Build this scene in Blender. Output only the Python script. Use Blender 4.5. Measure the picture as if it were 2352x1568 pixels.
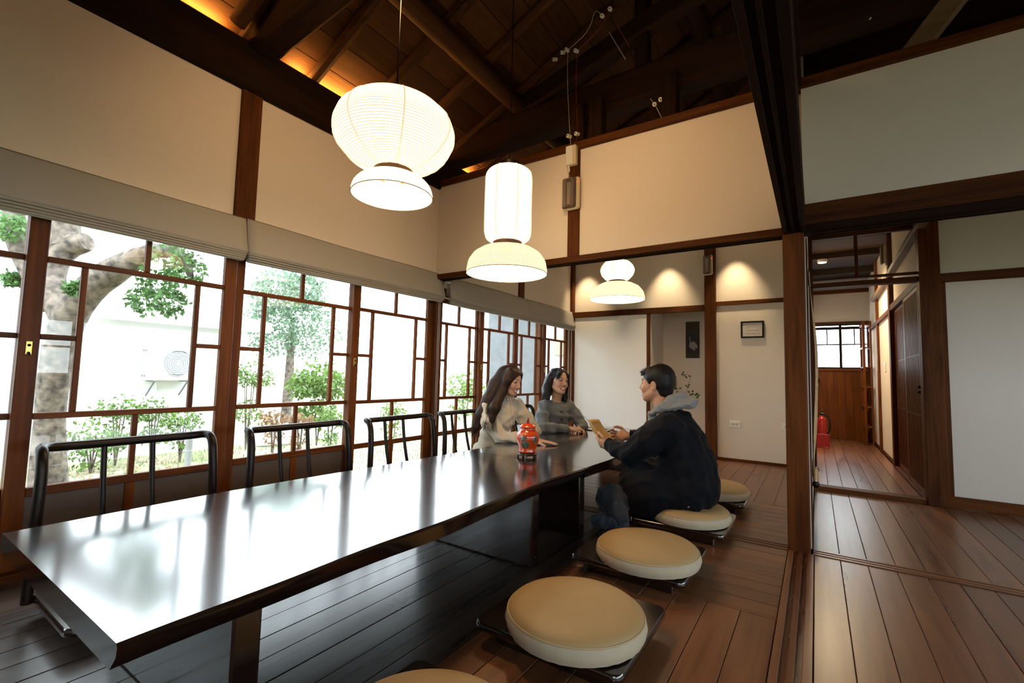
import bpy, math, random
import numpy as np
from mathutils import Vector, Matrix
random.seed(7); np.random.seed(7)
for _o in list(bpy.data.objects): bpy.data.objects.remove(_o)
scene = bpy.context.scene
C = scene.collection

# ---------------------------------------------------------------- camera
W, H, F = 2352, 1568, 1051.2
YAW, PITCH, ROLL = 0.586288, 0.0721302, 0.0245309
CAM = np.array([0.0, 0.0, 0.92])
_f = np.array([-math.sin(YAW)*math.cos(PITCH), math.cos(YAW)*math.cos(PITCH), math.sin(PITCH)])
_r = np.array([math.cos(YAW), math.sin(YAW), 0.0]); _u = np.cross(_r, _f)
RIGHT = _r*math.cos(ROLL)+_u*math.sin(ROLL); UP = -_r*math.sin(ROLL)+_u*math.cos(ROLL); FWD = _f
cam_data = bpy.data.cameras.new('camera'); cam = bpy.data.objects.new('camera', cam_data); C.objects.link(cam)
cam_data.sensor_width = 36.0; cam_data.lens = F/W*36.0; cam_data.clip_start = 0.02; cam_data.clip_end = 300
cam.matrix_world = Matrix(((RIGHT[0], UP[0], -FWD[0], CAM[0]), (RIGHT[1], UP[1], -FWD[1], CAM[1]),
                           (RIGHT[2], UP[2], -FWD[2], CAM[2]), (0, 0, 0, 1)))
scene.camera = cam

def at(px, py, axis, val):
    """point where the line of sight through a photo pixel meets the plane axis=val"""
    d = RIGHT*(px-W/2)/F - UP*(py-H/2)/F + FWD
    i = 'xyz'.index(axis); t = (val-CAM[i])/d[i]
    return CAM+t*d

# ---------------------------------------------------------------- world, light, exposure
world = bpy.data.worlds.new('overcast_sky'); scene.world = world; world.use_nodes = True
wn = world.node_tree; bg = wn.nodes['Background']
bg.inputs['Color'].default_value = (0.84, 0.93, 1.0, 1); bg.inputs['Strength'].default_value = 11.0
vs = scene.view_settings
vs.view_transform = 'Standard'; vs.look = 'None'; vs.gamma = 1.0; vs.use_curve_mapping = False
vs.exposure = -0.2
scene.cycles.use_denoising = True
scene.cycles.max_bounces = 8; scene.cycles.diffuse_bounces = 4; scene.cycles.glossy_bounces = 4
scene.cycles.transparent_max_bounces = 12; scene.cycles.sample_clamp_indirect = 6.0
scene.cycles.caustics_reflective = False; scene.cycles.caustics_refractive = False

def portal(name, loc, rot, sx, sy):
    """marks a window opening so that sky light through it is sampled well"""
    l = bpy.data.lights.new(name, 'AREA'); l.shape = 'RECTANGLE'; l.size = sx; l.size_y = sy
    l.cycles.is_portal = True
    o = bpy.data.objects.new(name, l); C.objects.link(o); o.location = loc; o.rotation_euler = rot
    return o

# main dimensions in metres
XL = -2.86          # window wall
Y1 = 3.05           # line of the post and the sliding track
Y2 = 5.82           # back wall of the far room
YR = 4.81           # white wall of the right-hand room
XR = 3.6            # far side of the right-hand room
YB = -2.5           # wall behind the camera
portal('daylight_portal', (XL-0.14, 1.63, 0.96), (0, -math.pi/2, 0), 1.3, 8.2)
portal('daylight_portal', (XR+0.14, 1.05, 1.15), (0, math.pi/2, 0), 0.95, 6.5)
portal('daylight_portal', (2.0, YB-0.14, 1.6), (math.pi/2, 0, 0), 2.0, 1.2)
portal('daylight_portal', (0.36, 9.42, 1.5), (-math.pi/2, 0, 0), 0.9, 0.75)

# ---------------------------------------------------------------- helpers: materials
def new_mat(name):
    m = bpy.data.materials.new(name); m.use_nodes = True
    nt = m.node_tree; b = nt.nodes['Principled BSDF']
    return m, nt, b
def N(nt, t, **kw):
    n = nt.nodes.new(t)
    for k, v in kw.items():
        if k in n.inputs: n.inputs[k].default_value = v
        else: setattr(n, k, v)
    return n
def ramp(nt, stops):
    r = nt.nodes.new('ShaderNodeValToRGB'); e = r.color_ramp.elements
    e[0].position, e[0].color = stops[0][0], (*stops[0][1], 1)
    e[1].position, e[1].color = stops[-1][0], (*stops[-1][1], 1)
    for p, c in stops[1:-1]:
        q = e.new(p); q.color = (*c, 1)
    return r
def coords(nt, scale, kind='Object', rnd=True):
    tc = N(nt, 'ShaderNodeTexCoord'); mp = N(nt, 'ShaderNodeMapping')
    mp.inputs['Scale'].default_value = scale
    nt.links.new(tc.outputs[kind], mp.inputs['Vector'])
    if rnd:
        oi = N(nt, 'ShaderNodeObjectInfo'); mu = N(nt, 'ShaderNodeMath', operation='MULTIPLY'); mu.inputs[1].default_value = 37.0
        cb = N(nt, 'ShaderNodeCombineXYZ')
        nt.links.new(oi.outputs['Random'], mu.inputs[0])
        for i in range(3): nt.links.new(mu.outputs[0], cb.inputs[i])
        nt.links.new(cb.outputs[0], mp.inputs['Location'])
    return mp
def plain(name, col, rough=0.5, metal=0.0, spec=0.5, noise=0.0, nscale=20, bump=0.0, coat=0.0, emit=None):
    m, nt, b = new_mat(name)
    b.inputs['Base Color'].default_value = (*col, 1); b.inputs['Roughness'].default_value = rough
    b.inputs['Metallic'].default_value = metal; b.inputs['Specular IOR Level'].default_value = spec
    b.inputs['Coat Weight'].default_value = coat
    if noise or bump:
        mp = coords(nt, (1, 1, 1)); n = N(nt, 'ShaderNodeTexNoise', Scale=nscale, Detail=5.0)
        nt.links.new(mp.outputs[0], n.inputs['Vector'])
        if noise:
            r = ramp(nt, [(0.3, tuple(c*(1-noise) for c in col)), (0.7, tuple(min(1, c*(1+noise)) for c in col))])
            nt.links.new(n.outputs['Fac'], r.inputs[0]); nt.links.new(r.outputs[0], b.inputs['Base Color'])
        if bump:
            bp = N(nt, 'ShaderNodeBump', Strength=bump, Distance=0.01)
            nt.links.new(n.outputs['Fac'], bp.inputs['Height']); nt.links.new(bp.outputs[0], b.inputs['Normal'])
    if emit:
        b.inputs['Emission Color'].default_value = (*emit[0], 1); b.inputs['Emission Strength'].default_value = emit[1]
    return m
def wood(name, c1, c2, axis, rough=0.45, sc=9.0, bump=0.12, rand=0.3, coat=0.0, spec=0.5, knots=False):
    m, nt, b = new_mat(name)
    s = [1.0, 1.0, 1.0]; s['xyz'.index(axis)] = 0.07
    mp = coords(nt, tuple(s)); n = N(nt, 'ShaderNodeTexNoise', Scale=sc, Detail=6.0, Roughness=0.6, Distortion=0.9)
    nt.links.new(mp.outputs[0], n.inputs['Vector'])
    n2 = N(nt, 'ShaderNodeTexNoise', Scale=sc*6, Detail=3.0); nt.links.new(mp.outputs[0], n2.inputs['Vector'])
    mx = N(nt, 'ShaderNodeMix', data_type='FLOAT'); mx.inputs[0].default_value = 0.35
    nt.links.new(n.outputs['Fac'], mx.inputs[2]); nt.links.new(n2.outputs['Fac'], mx.inputs[3])
    r = ramp(nt, [(0.36, c1), (0.62, c2)]); nt.links.new(mx.outputs[0], r.inputs[0])
    oi = N(nt, 'ShaderNodeObjectInfo'); mr = N(nt, 'ShaderNodeMapRange')
    mr.inputs['To Min'].default_value = 1-rand; mr.inputs['To Max'].default_value = 1+rand
    nt.links.new(oi.outputs['Random'], mr.inputs['Value'])
    vm = N(nt, 'ShaderNodeVectorMath', operation='SCALE')
    nt.links.new(r.outputs[0], vm.inputs[0]); nt.links.new(mr.outputs[0], vm.inputs['Scale'])
    nt.links.new(vm.outputs[0], b.inputs['Base Color'])
    b.inputs['Roughness'].default_value = rough; b.inputs['Coat Weight'].default_value = coat
    b.inputs['Coat Roughness'].default_value = 0.12; b.inputs['Specular IOR Level'].default_value = spec
    bp = N(nt, 'ShaderNodeBump', Strength=bump, Distance=0.01)
    nt.links.new(mx.outputs[0], bp.inputs['Height']); nt.links.new(bp.outputs[0], b.inputs['Normal'])
    if knots:
        rr = N(nt, 'ShaderNodeMapRange'); rr.inputs['To Min'].default_value = rough*0.75; rr.inputs['To Max'].default_value = min(1, rough*1.35)
        nt.links.new(n.outputs['Fac'], rr.inputs['Value']); nt.links.new(rr.outputs[0], b.inputs['Roughness'])
    return m
M = {}
for a in 'xyz':
    M['trim_'+a] = wood('brown_timber_'+a, (0.042, 0.0125, 0.0035), (0.125, 0.040, 0.010), a, 0.55, rand=0.2, spec=0.10)
    M['dark_'+a] = wood('old_dark_timber_'+a, (0.010, 0.0042, 0.0020), (0.026, 0.0105, 0.0045), a, 0.75, rand=0.25, spec=0.12)
    M['sash_'+a] = wood('red_brown_sash_wood_'+a, (0.072, 0.019, 0.004), (0.170, 0.050, 0.009), a, 0.42, rand=0.12, spec=0.15)
    M['floor_'+a] = wood('worn_floor_board_'+a, (0.105, 0.040, 0.017), (0.215, 0.088, 0.038), a, 0.28, sc=6, bump=0.025, rand=0.18, knots=True)
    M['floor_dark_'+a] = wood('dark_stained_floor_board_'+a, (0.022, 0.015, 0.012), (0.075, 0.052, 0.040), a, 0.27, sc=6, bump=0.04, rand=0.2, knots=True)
    M['roof_'+a] = wood('roof_board_wood_'+a, (0.034, 0.0145, 0.0052), (0.075, 0.032, 0.012), a, 0.75, rand=0.2, spec=0.15)
    M['table_'+a] = wood('dark_lacquered_wood_'+a, (0.0055, 0.0025, 0.0018), (0.013, 0.005, 0.0035), a, 0.16, sc=5, bump=0.004, rand=0.08, spec=0.8, coat=0.8)
    M['brace_'+a] = wood('pale_new_timber_'+a, (0.11, 0.065, 0.03), (0.20, 0.125, 0.06), a, 0.6, rand=0.1)
M['plaster'] = plain('white_plaster', (0.745, 0.68, 0.605), 0.95, spec=0.08, noise=0.012, nscale=60, bump=0.008)
M['panel_white'] = plain('white_paper_panel', (0.80, 0.79, 0.77), 0.85, spec=0.2, noise=0.015, nscale=30)
M['black_iron'] = plain('black_metal', (0.012, 0.010, 0.010), 0.3, metal=0.6)
M['brass'] = plain('brass', (0.62, 0.42, 0.12), 0.3, metal=1.0)
M['white_plastic'] = plain('white_plastic', (0.78, 0.77, 0.74), 0.4)
M['cream_plastic'] = plain('cream_plastic', (0.62, 0.55, 0.40), 0.45)
M['ceramic'] = plain('white_ceramic', (0.75, 0.72, 0.66), 0.25)
M['tube'] = plain('dark_brown_tube', (0.011, 0.005, 0.003), 0.34, spec=0.2)
def glass_mat():
    m, nt, b = new_mat('window_glass'); nt.nodes.remove(b); out = nt.nodes['Material Output']
    tr = N(nt, 'ShaderNodeBsdfTransparent'); tr.inputs[0].default_value = (0.97, 0.985, 0.98, 1)
    gl = N(nt, 'ShaderNodeBsdfGlossy'); gl.inputs['Roughness'].default_value = 0.0
    lw = N(nt, 'ShaderNodeLayerWeight', Blend=0.5); pw = N(nt, 'ShaderNodeMath', operation='POWER'); pw.inputs[1].default_value = 4.0
    mr = N(nt, 'ShaderNodeMapRange'); mr.inputs['To Min'].default_value = 0.035; mr.inputs['To Max'].default_value = 0.7
    mx = N(nt, 'ShaderNodeMixShader'); nt.links.new(lw.outputs['Facing'], pw.inputs[0]); nt.links.new(pw.outputs[0], mr.inputs['Value'])
    nt.links.new(mr.outputs[0], mx.inputs[0]); nt.links.new(tr.outputs[0], mx.inputs[1]); nt.links.new(gl.outputs[0], mx.inputs[2])
    nt.links.new(mx.outputs[0], out.inputs[0]); return m
M['glass'] = glass_mat()

# ---------------------------------------------------------------- helpers: meshes
def wloc(o):
    v = Vector((0, 0, 0))
    while o is not None: v += o.location; o = o.parent
    return v
class MB:
    """collects faces in world coordinates (or local ones) and links them as one mesh object"""
    def __init__(s): s.v = []; s.f = []
    def add(s, vs_, fs):
        k = len(s.v); s.v.extend([tuple(map(float, p)) for p in vs_]); s.f.extend([tuple(i+k for i in q) for q in fs]); return s
    def box(s, lo, hi):
        x0, y0, z0 = lo; x1, y1, z1 = hi
        return s.add([(x0,y0,z0),(x1,y0,z0),(x1,y1,z0),(x0,y1,z0),(x0,y0,z1),(x1,y0,z1),(x1,y1,z1),(x0,y1,z1)],
                     [(0,3,2,1),(4,5,6,7),(0,1,5,4),(1,2,6,5),(2,3,7,6),(3,0,4,7)])
    def cbox(s, lo, hi, c=0.004):
        """box with chamfered edges"""
        lo = np.array(lo, float); hi = np.array(hi, float); c = min(c, 0.45*float((hi-lo).min()))
        P = []; idx = {}
        for sx in (0, 1):
            for sy in (0, 1):
                for sz in (0, 1):
                    for ax in range(3):
                        p = np.where([sx, sy, sz], hi, lo).astype(float); sg = np.where([sx, sy, sz], -1, 1)
                        for b in range(3):
                            if b != ax: p[b] += sg[b]*c
                        idx[(sx, sy, sz, ax)] = len(P); P.append(p)
        fs = []
        for ax in range(3):
            o = [b for b in range(3) if b != ax]
            for sd in (0, 1):
                q = []
                for a, b in ((0, 0), (1, 0), (1, 1), (0, 1)):
                    k = [0, 0, 0]; k[ax] = sd; k[o[0]] = a; k[o[1]] = b; q.append(idx[(*k, ax)])
                fs.append(q)
        for ax in range(3):
            o = [b for b in range(3) if b != ax]
            for a in (0, 1):
                for b in (0, 1):
                    k0 = [0, 0, 0]; k0[o[0]] = a; k0[o[1]] = b; k1 = list(k0); k1[ax] = 1
                    fs.append([idx[(*k0, o[0])], idx[(*k0, o[1])], idx[(*k1, o[1])], idx[(*k1, o[0])]])
        for sx in (0, 1):
            for sy in (0, 1):
                for sz in (0, 1): fs.append([idx[(sx, sy, sz, a)] for a in range(3)])
        cen = (lo+hi)/2; out = []
        for q in fs:
            n = np.cross(P[q[1]]-P[q[0]], P[q[2]]-P[q[0]]); m = sum(P[i] for i in q)/len(q)
            out.append(tuple(q) if n@(m-cen) > 0 else tuple(reversed(q)))
        return s.add(P, out)
    def beam(s, a, b, w, h, up=(0, 0, 1), c=0.004):
        """chamfered bar from a to b, w wide and h high"""
        a = np.array(a, float); b = np.array(b, float); d = b-a; L = np.linalg.norm(d); d /= L
        sd = np.cross(d, np.array(up, float)); sd /= np.linalg.norm(sd); u = np.cross(sd, d)
        t = MB().cbox((0, -w/2, -h/2), (L, w/2, h/2), c)
        R = np.stack([d, -sd, u]); return s.add(np.array(t.v)@R+a, t.f)
    def prism(s, poly, axis, lo, hi):
        """polygon (two coordinates) extruded along an axis"""
        n = len(poly); ax = 'xyz'.index(axis); o = [i for i in range(3) if i != ax]; P = []
        for e in (lo, hi):
            for a, b in poly:
                p = [0, 0, 0]; p[ax] = e; p[o[0]] = a; p[o[1]] = b; P.append(p)
        fs = [tuple(range(n)), tuple(range(2*n-1, n-1, -1))]+[(i, i+n, (i+1) % n+n, (i+1) % n) for i in range(n)]
        area = sum(poly[i][0]*poly[(i+1) % n][1]-poly[(i+1) % n][0]*poly[i][1] for i in range(n))
        flip = (area > 0) == (axis != 'y')
        return s.add(P, [tuple(reversed(q)) for q in fs] if flip else fs)
    def tube(s, path, r, n=8, caps=True, closed=False):
        P = np.array(path, float); m = len(P); rr = np.broadcast_to(np.array(r, float), (m,))
        T = np.gradient(P, axis=0) if not closed else np.roll(P, -1, 0)-np.roll(P, 1, 0)
        T /= np.linalg.norm(T, axis=1)[:, None]+1e-12
        u = np.cross(T[0], (0, 0, 1.0)); u = np.cross(T[0], (0, 1.0, 0)) if np.linalg.norm(u) < 1e-3 else u
        vs_ = []
        for i in range(m):
            u = u-T[i]*(u@T[i]); u /= np.linalg.norm(u); w = np.cross(T[i], u)
            for k in range(n):
                a = 2*math.pi*k/n; vs_.append(P[i]+rr[i]*(u*math.cos(a)+w*math.sin(a)))
        fs = []
        for i in range(m if closed else m-1):
            j = (i+1) % m
            for k in range(n): fs.append((i*n+k, i*n+(k+1) % n, j*n+(k+1) % n, j*n+k))
        if caps and not closed: fs += [tuple(range(n-1, -1, -1)), tuple((m-1)*n+k for k in range(n))]
        return s.add(vs_, fs)
    def lathe(s, prof, c=(0, 0, 0), n=32, caps=True):
        vs_ = []; m = len(prof)
        for r, z in prof:
            for k in range(n):
                a = 2*math.pi*k/n; vs_.append((c[0]+r*math.cos(a), c[1]+r*math.sin(a), c[2]+z))
        fs = [(i*n+k, i*n+(k+1) % n, (i+1)*n+(k+1) % n, (i+1)*n+k) for i in range(m-1) for k in range(n)]
        if caps: fs += [tuple(range(n-1, -1, -1)), tuple((m-1)*n+k for k in range(n))]
        return s.add(vs_, fs)
    def sphere(s, c, r, n=12, m=8):
        r = np.broadcast_to(np.array(r, float), (3,)); vs_ = [(c[0], c[1], c[2]-r[2])]
        for i in range(1, m):
            t = -math.pi/2+math.pi*i/m
            for k in range(n):
                a = 2*math.pi*k/n
                vs_.append((c[0]+r[0]*math.cos(t)*math.cos(a), c[1]+r[1]*math.cos(t)*math.sin(a), c[2]+r[2]*math.sin(t)))
        vs_.append((c[0], c[1], c[2]+r[2])); fs = [(0, 1+(k+1) % n, 1+k) for k in range(n)]
        for i in range(m-2):
            b = 1+i*n; fs += [(b+k, b+(k+1) % n, b+n+(k+1) % n, b+n+k) for k in range(n)]
        e = len(vs_)-1; b = 1+(m-2)*n; fs += [(b+k, b+(k+1) % n, e) for k in range(n)]
        return s.add(vs_, fs)
    def xform(s, fn): s.v = [tuple(fn(p)) for p in s.v]; return s
    def build(s, name, mat, parent=None, smooth=False, origin=None, local=False):
        V = np.array(s.v, float)
        if local: org = np.zeros(3)
        elif parent is not None: org = np.array(wloc(parent))
        elif origin is not None: org = np.array(origin, float)
        else:
            lo, hi = V.min(0), V.max(0); org = np.array([(lo[0]+hi[0])/2, (lo[1]+hi[1])/2, lo[2]])
        me = bpy.data.meshes.new(name); me.from_pydata((V-org).tolist(), [], s.f); me.update()
        if mat is not None: me.materials.append(M[mat] if isinstance(mat, str) else mat)
        if smooth:
            me.polygons.foreach_set('use_smooth', [True]*len(me.polygons))
            if smooth != 'full': me.set_sharp_from_angle(angle=math.radians(40))
        o = bpy.data.objects.new(name, me); C.objects.link(o)
        if parent is not None: o.parent = parent
        elif not local: o.location = org
        return o
def tag(o, label, cat, group=None, kind=None):
    o['label'] = label; o['category'] = cat
    if group: o['group'] = group
    if kind: o['kind'] = kind
    return o
def thing(name, label, cat, loc=(0, 0, 0), group=None):
    o = bpy.data.objects.new(name, None); C.objects.link(o); o.location = loc; o.empty_display_size = 0.1
    return tag(o, label, cat, group)
def struct(o, label=None):
    o['kind'] = 'structure'
    if label: o['label'] = label
    return o
def sroot(name, label=None, loc=(0, 0, 0)):
    o = bpy.data.objects.new(name, None); C.objects.link(o); o.location = loc
    return struct(o, label)
def dup(o, parent=None, loc=None, rz=None):
    c = o.copy(); C.objects.link(c); c.parent = parent
    if loc is not None: c.location = loc
    if rz is not None: c.rotation_euler = (0, 0, rz)
    for ch in list(o.children): dup(ch, c)
    return c
def B(name, mat, lo, hi, parent=None, c=0.004):
    return MB().cbox(lo, hi, c).build(name, mat, parent)
_tn = [0]
def trim(lo, hi, mat, label, c=0.004):
    _tn[0] += 1
    return struct(B('trim_%d' % _tn[0], mat, lo, hi, None, c), label)
# ================================================================ THE SETTING
XRIDGE = 0.6
def zr(x): return 2.98+0.47*(x+2.89) if x <= XRIDGE else 2.98+0.47*(XRIDGE+2.89)-0.47*(x-XRIDGE)
def gable(x0, x1, z0):
    p = [(x0, z0), (x1, z0), (x1, zr(x1)+0.03)]
    if x0 < XRIDGE < x1: p.append((XRIDGE, zr(XRIDGE)+0.03))
    return p+[(x0, zr(x0)+0.03)]
def wall(name, parts, label=None, mat='plaster'):
    """parts: ('box', lo, hi) or ('gable', x0, x1, z0, y0, y1) joined into one wall"""
    b = MB()
    for p in parts:
        if p[0] == 'box': b.box(p[1], p[2])
        else: b.prism(gable(p[1], p[2], p[3]), 'y', p[4], p[5])
    return struct(b.build(name, mat), label)
# ---- walls
wall('wall_left', [('box', (XL-0.08, YB, 1.62), (XL, Y2, 2.62)), ('box', (XL-0.08, YB, -0.3), (XL, -1.28, 1.62)),
                   ('box', (XL-0.08, 5.74, -0.3), (XL, Y2, 1.62))], 'white plaster wall above the row of garden windows')
wall('wall_middle', [('box', (XL, Y1-0.02, 1.80), (-0.14, Y1+0.03, 2.615)), ('box', (-0.04, Y1-0.02, 1.926), (XR, Y1+0.03, 2.615))],
     'white plaster panels above the sliding-door lintel')
wall('wall_divider', [('box', (-0.115, YB, 1.93), (-0.055, Y1-0.05, 2.615))], 'plaster panel above the grooved beam')
wall('wall_passage', [('box', (-0.13, Y1+0.05, 0), (-0.035, YR+0.05, 2.62)), ('box', (-0.13, YR+0.05, -0.3), (-0.035, 9.4, 4.45)), ], 'white wall behind the hanging scroll')
wall('wall_back', [('box', (XL-0.08, Y2, 1.80), (-0.13, Y2+0.06, 3.0)), ('box', (XL, Y2, 0), (-1.745, Y2+0.06, 1.80)),
                   ('box', (-1.03, Y2, 0), (-0.13, Y2+0.06, 1.80))], 'white plaster back wall with picture alcove')
wall('wall_alcove', [('box', (-1.80, Y2+0.06, 0), (-1.745, 6.40, 1.86)), ('box', (-0.95, Y2+0.06, 0), (-0.90, 6.40, 1.86)),
                     ('box', (-1.80, 6.40, 0), (-0.90, 6.45, 1.86)), ('box', (-1.80, Y2+0.06, 1.86), (-0.90, 6.45, 1.90)),
                     ('box', (-1.745, Y2+0.06, 0), (-0.95, 6.40, 0.03))], 'plain white walls of the recessed picture alcove')
wall('wall_right', [('box', (0.76, YR, 0.0), (XR, YR+0.06, 2.64)), ('box', (-0.04, YR, 2.24), (0.76, YR+0.06, 2.64))], 'white wall beside the corridor doorway')
wall('wall_attic', [('gable', -0.04, XR, 2.64, YR, YR+0.06), ('gable', XL-0.08, -0.13, 3.0, Y2, Y2+0.06)], 'dark boarded gable under the roof', 'dark_x')
wall('wall_side', [('box', (XR, YB, -0.3), (XR+0.08, YR+0.06, 0.72)), ('box', (XR, YB, 1.62), (XR+0.08, YR+0.06, 3.25)),
                   ('box', (XR, YB, 0.72), (XR+0.08, -2.2, 1.62)), ('box', (XR, 4.3, 0.72), (XR+0.08, YR+0.06, 1.62))], 'white wall with a garden opening')
wall('wall_rear', [('gable', XL-0.08, XR+0.08, 2.15, YB-0.08, YB), ('box', (XL-0.08, YB-0.08, -0.3), (1.0, YB, 2.15)), ('box', (1.0, YB-0.08, -0.3), (3.0, YB, 1.1)), ('box', (3.0, YB-0.08, -0.3), (XR+0.08, YB, 2.15))], 'white wall of the room end')
wall('wall_corridor', [('box', (0.74, YR+0.06, 1.80), (0.80, 9.3, 4.5)), ('box', (0.74, 6.66, 0), (0.80, 9.3, 1.80)), ('box', (0.80, YR+0.06, -0.3), (0.86, 9.36, 4.5))],
     'white plaster wall along the corridor')
wall('wall_end', [('gable', -0.13, 0.86, 1.89, 9.3, 9.36), ('box', (-0.13, 9.3, -0.3), (0.86, 9.36, 1.14)), ('box', (0.745, 9.3, 1.14), (0.86, 9.36, 1.89))], 'cream plaster wall closing the corridor')
# ---- foundation under the floor, so that nothing outside shows below the boards
struct(MB().box((XL-0.02, YB, -0.30), (XR, 9.3, -0.035)).build('floor_base', 'dark_y'), 'dark subfloor')

# ---- floor boards, one by one
floor_root = sroot('floor', 'brown wooden floor boards laid in panels')
def planks(x0, x1, y0, y1, along, w, seed, z=0.0, mat=None, parent=None, cuts=0):
    rnd = random.Random(seed); a0, a1 = (x0, x1) if along == 'y' else (y0, y1); n = max(1, round((a1-a0)/w)); ww = (a1-a0)/n
    for i in range(n):
        p0, p1 = a0+i*ww+0.0011, a0+(i+1)*ww-0.0011; dz = rnd.uniform(-0.0012, 0.0)
        l0, l1 = (y0, y1) if along == 'y' else (x0, x1)
        ks = [l0, l1]
        if cuts: ks = [l0]+sorted(rnd.uniform(l0+0.5, l1-0.5) for _ in range(cuts))+[l1]
        for q0, q1 in zip(ks[:-1], ks[1:]):
            lo, hi = ((p0, q0+0.0006, z-0.03), (p1, q1-0.0006, z+dz)) if along == 'y' else ((q0+0.0006, p0, z-0.03), (q1-0.0006, p1, z+dz))
            MB().cbox(lo, hi, 0.0015).build('plank', mat or 'floor_'+along, parent or floor_root)
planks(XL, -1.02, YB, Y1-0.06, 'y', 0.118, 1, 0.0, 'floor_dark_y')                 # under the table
planks(-1.02, -0.145, YB, 2.11, 'y', 0.125, 2)
planks(-1.02, -0.145, 2.13, Y1-0.06, 'x', 0.105, 3)
planks(XL, -0.145, Y1+0.055, 3.98, 'x', 0.105, 4)
planks(XL, -0.145, 4.0, Y2, 'y', 0.135, 5)
planks(-0.025, XR, YB, Y1-0.055, 'y', 0.112, 6)
planks(-0.03, XR, Y1+0.05, YR-0.02, 'y', 0.118, 7)
planks(-0.035, 0.72, YR+0.09, 9.3, 'y', 0.107, 8)
B('border_strip', 'floor_x', (-1.02, 2.111, -0.03), (-0.145, 2.129, 0.0), floor_root, 0.001)
B('border_strip', 'floor_x', (XL, 3.981, -0.03), (-0.145, 3.999, 0.0), floor_root, 0.001)
def track(p0, p1, axis, label, mat):
    """floor rail with two grooves: base plus three raised ribs"""
    _tn[0] += 1; r = sroot('trim_%d' % _tn[0], label)
    w0, w1 = p0; l0, l1 = p1; w = w1-w0
    def put(nm, a, b, z0, z1):
        if axis == 'y': B(nm, mat, (w0+a*w, l0, z0), (w0+b*w, l1, z1), r, 0.0015)
        else: B(nm, mat, (l0, w0+a*w, z0), (l1, w0+b*w, z1), r, 0.0015)
    put('rail_base', 0.0, 1.0, -0.03, -0.006)
    for a, b in ((0, 0.22), (0.40, 0.58), (0.76, 1.0)): put('rail_rib', a, b, -0.006, 0.004)
track((-0.143, -0.027), (YB, Y1-0.055), 'y', 'grooved floor rail running up to the post', 'floor_y')
track((Y1-0.055, Y1+0.05), (XL, -0.145), 'x', 'grooved floor rail beneath the plaster panels', 'floor_x')
track((Y1-0.05, Y1+0.045), (-0.03, XR), 'x', 'grooved floor rail crossing the right-hand floor', 'floor_x')

# ---- posts, beams and lintels
trim((-0.145, Y1-0.055, -0.02), (-0.040, Y1+0.05, 1.95), 'trim_z', 'stout square brown post between the two rooms', 0.006)
trim((XL, Y1-0.05, 1.757), (-0.145, Y1+0.045, 1.802), 'trim_x', 'brown grooved lintel below the plaster panels')
trim((-0.04, Y1-0.03, 1.80), (XR, Y1+0.03, 1.926), 'trim_x', 'wide reddish lintel board over the right-hand opening')
trim((-0.04, Y1-0.055, 1.757), (XR, Y1+0.05, 1.80), 'dark_x', 'dark grooved lintel over the right-hand opening')
for g in (-0.025, 0.012):
    trim((XL+0.05, Y1+g, 1.749), (-0.15, Y1+g+0.012, 1.757), 'dark_x', 'thin groove rib under the brown lintel', 0.001)
    trim((0.0, Y1+g, 1.749), (XR, Y1+g+0.012, 1.757), 'dark_x', 'thin groove rib under the dark lintel', 0.001)
trim((XL, Y1-0.04, 2.615), (-0.04, Y1+0.04, 2.675), 'trim_x', 'reddish top rail above the left plaster panels')
trim((-0.04, Y1-0.04, 2.615), (XR, Y1+0.04, 2.675), 'trim_x', 'reddish top rail above the right plaster panel')
trim((-1.53, Y1-0.035, 1.80), (-1.437, Y1+0.035, 2.615), 'trim_z', 'short brown post between two plaster panels carrying the emergency light')
# overhead beam from the post towards the camera, with its sliding-door grooves
trim((-0.140, YB, 1.775), (-0.032, Y1-0.055, 1.93), 'dark_y', 'long overhead beam running from the square post')
for a, b in ((-0.140, -0.118), (-0.097, -0.084), (-0.058, -0.032)):
    trim((a, YB, 1.757), (b, Y1-0.055, 1.776), 'dark_y', 'groove rib under the long overhead beam', 0.001)
trim((-0.135, YB, 2.615), (-0.035, Y1-0.05, 2.675), 'dark_y', 'top rail above the long overhead beam')
# window wall
trim((XL-0.12, YB, 2.60), (XL+0.03, Y2, 2.905), 'dark_y', 'deep dark wall plate above the window wall', 0.01)
trim((XL-0.02, 1.285, 1.60), (XL+0.022, 1.405, 2.60), 'trim_z', 'dark post in the window wall between two plaster panels')
trim((XL-0.10, 3.035, -0.02), (XL+0.024, 3.115, 2.60), 'trim_z', 'corner post where the window wall meets the lintel')
trim((XL-0.02, 4.41, 1.60), (XL+0.02, 4.52, 2.60), 'trim_z', 'brown post in the far part of the window wall')
trim((XL-0.04, Y2-0.06, 0.0), (XL+0.05, Y2, 2.60), 'trim_z', 'narrow brown post in the far room corner')
trim((XL-0.10, -1.28, 1.62), (XL+0.02, 3.035, 1.70), 'trim_y', 'window head rail behind the near blinds')
trim((XL-0.10, 3.115, 1.62), (XL+0.02, 5.74, 1.70), 'trim_y', 'window head rail behind the far blinds')
trim((XL-0.11, -1.28, -0.03), (XL+0.03, 3.035, 0.03), 'trim_y', 'window sill rail along the near floor')
trim((XL-0.11, 3.115, -0.03), (XL+0.03, 5.74, 0.03), 'trim_y', 'window sill rail along the far floor')
trim((XL-0.10, -1.34, -0.02), (XL+0.02, -1.28, 1.66), 'trim_z', 'jamb at the start of the window row')
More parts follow.
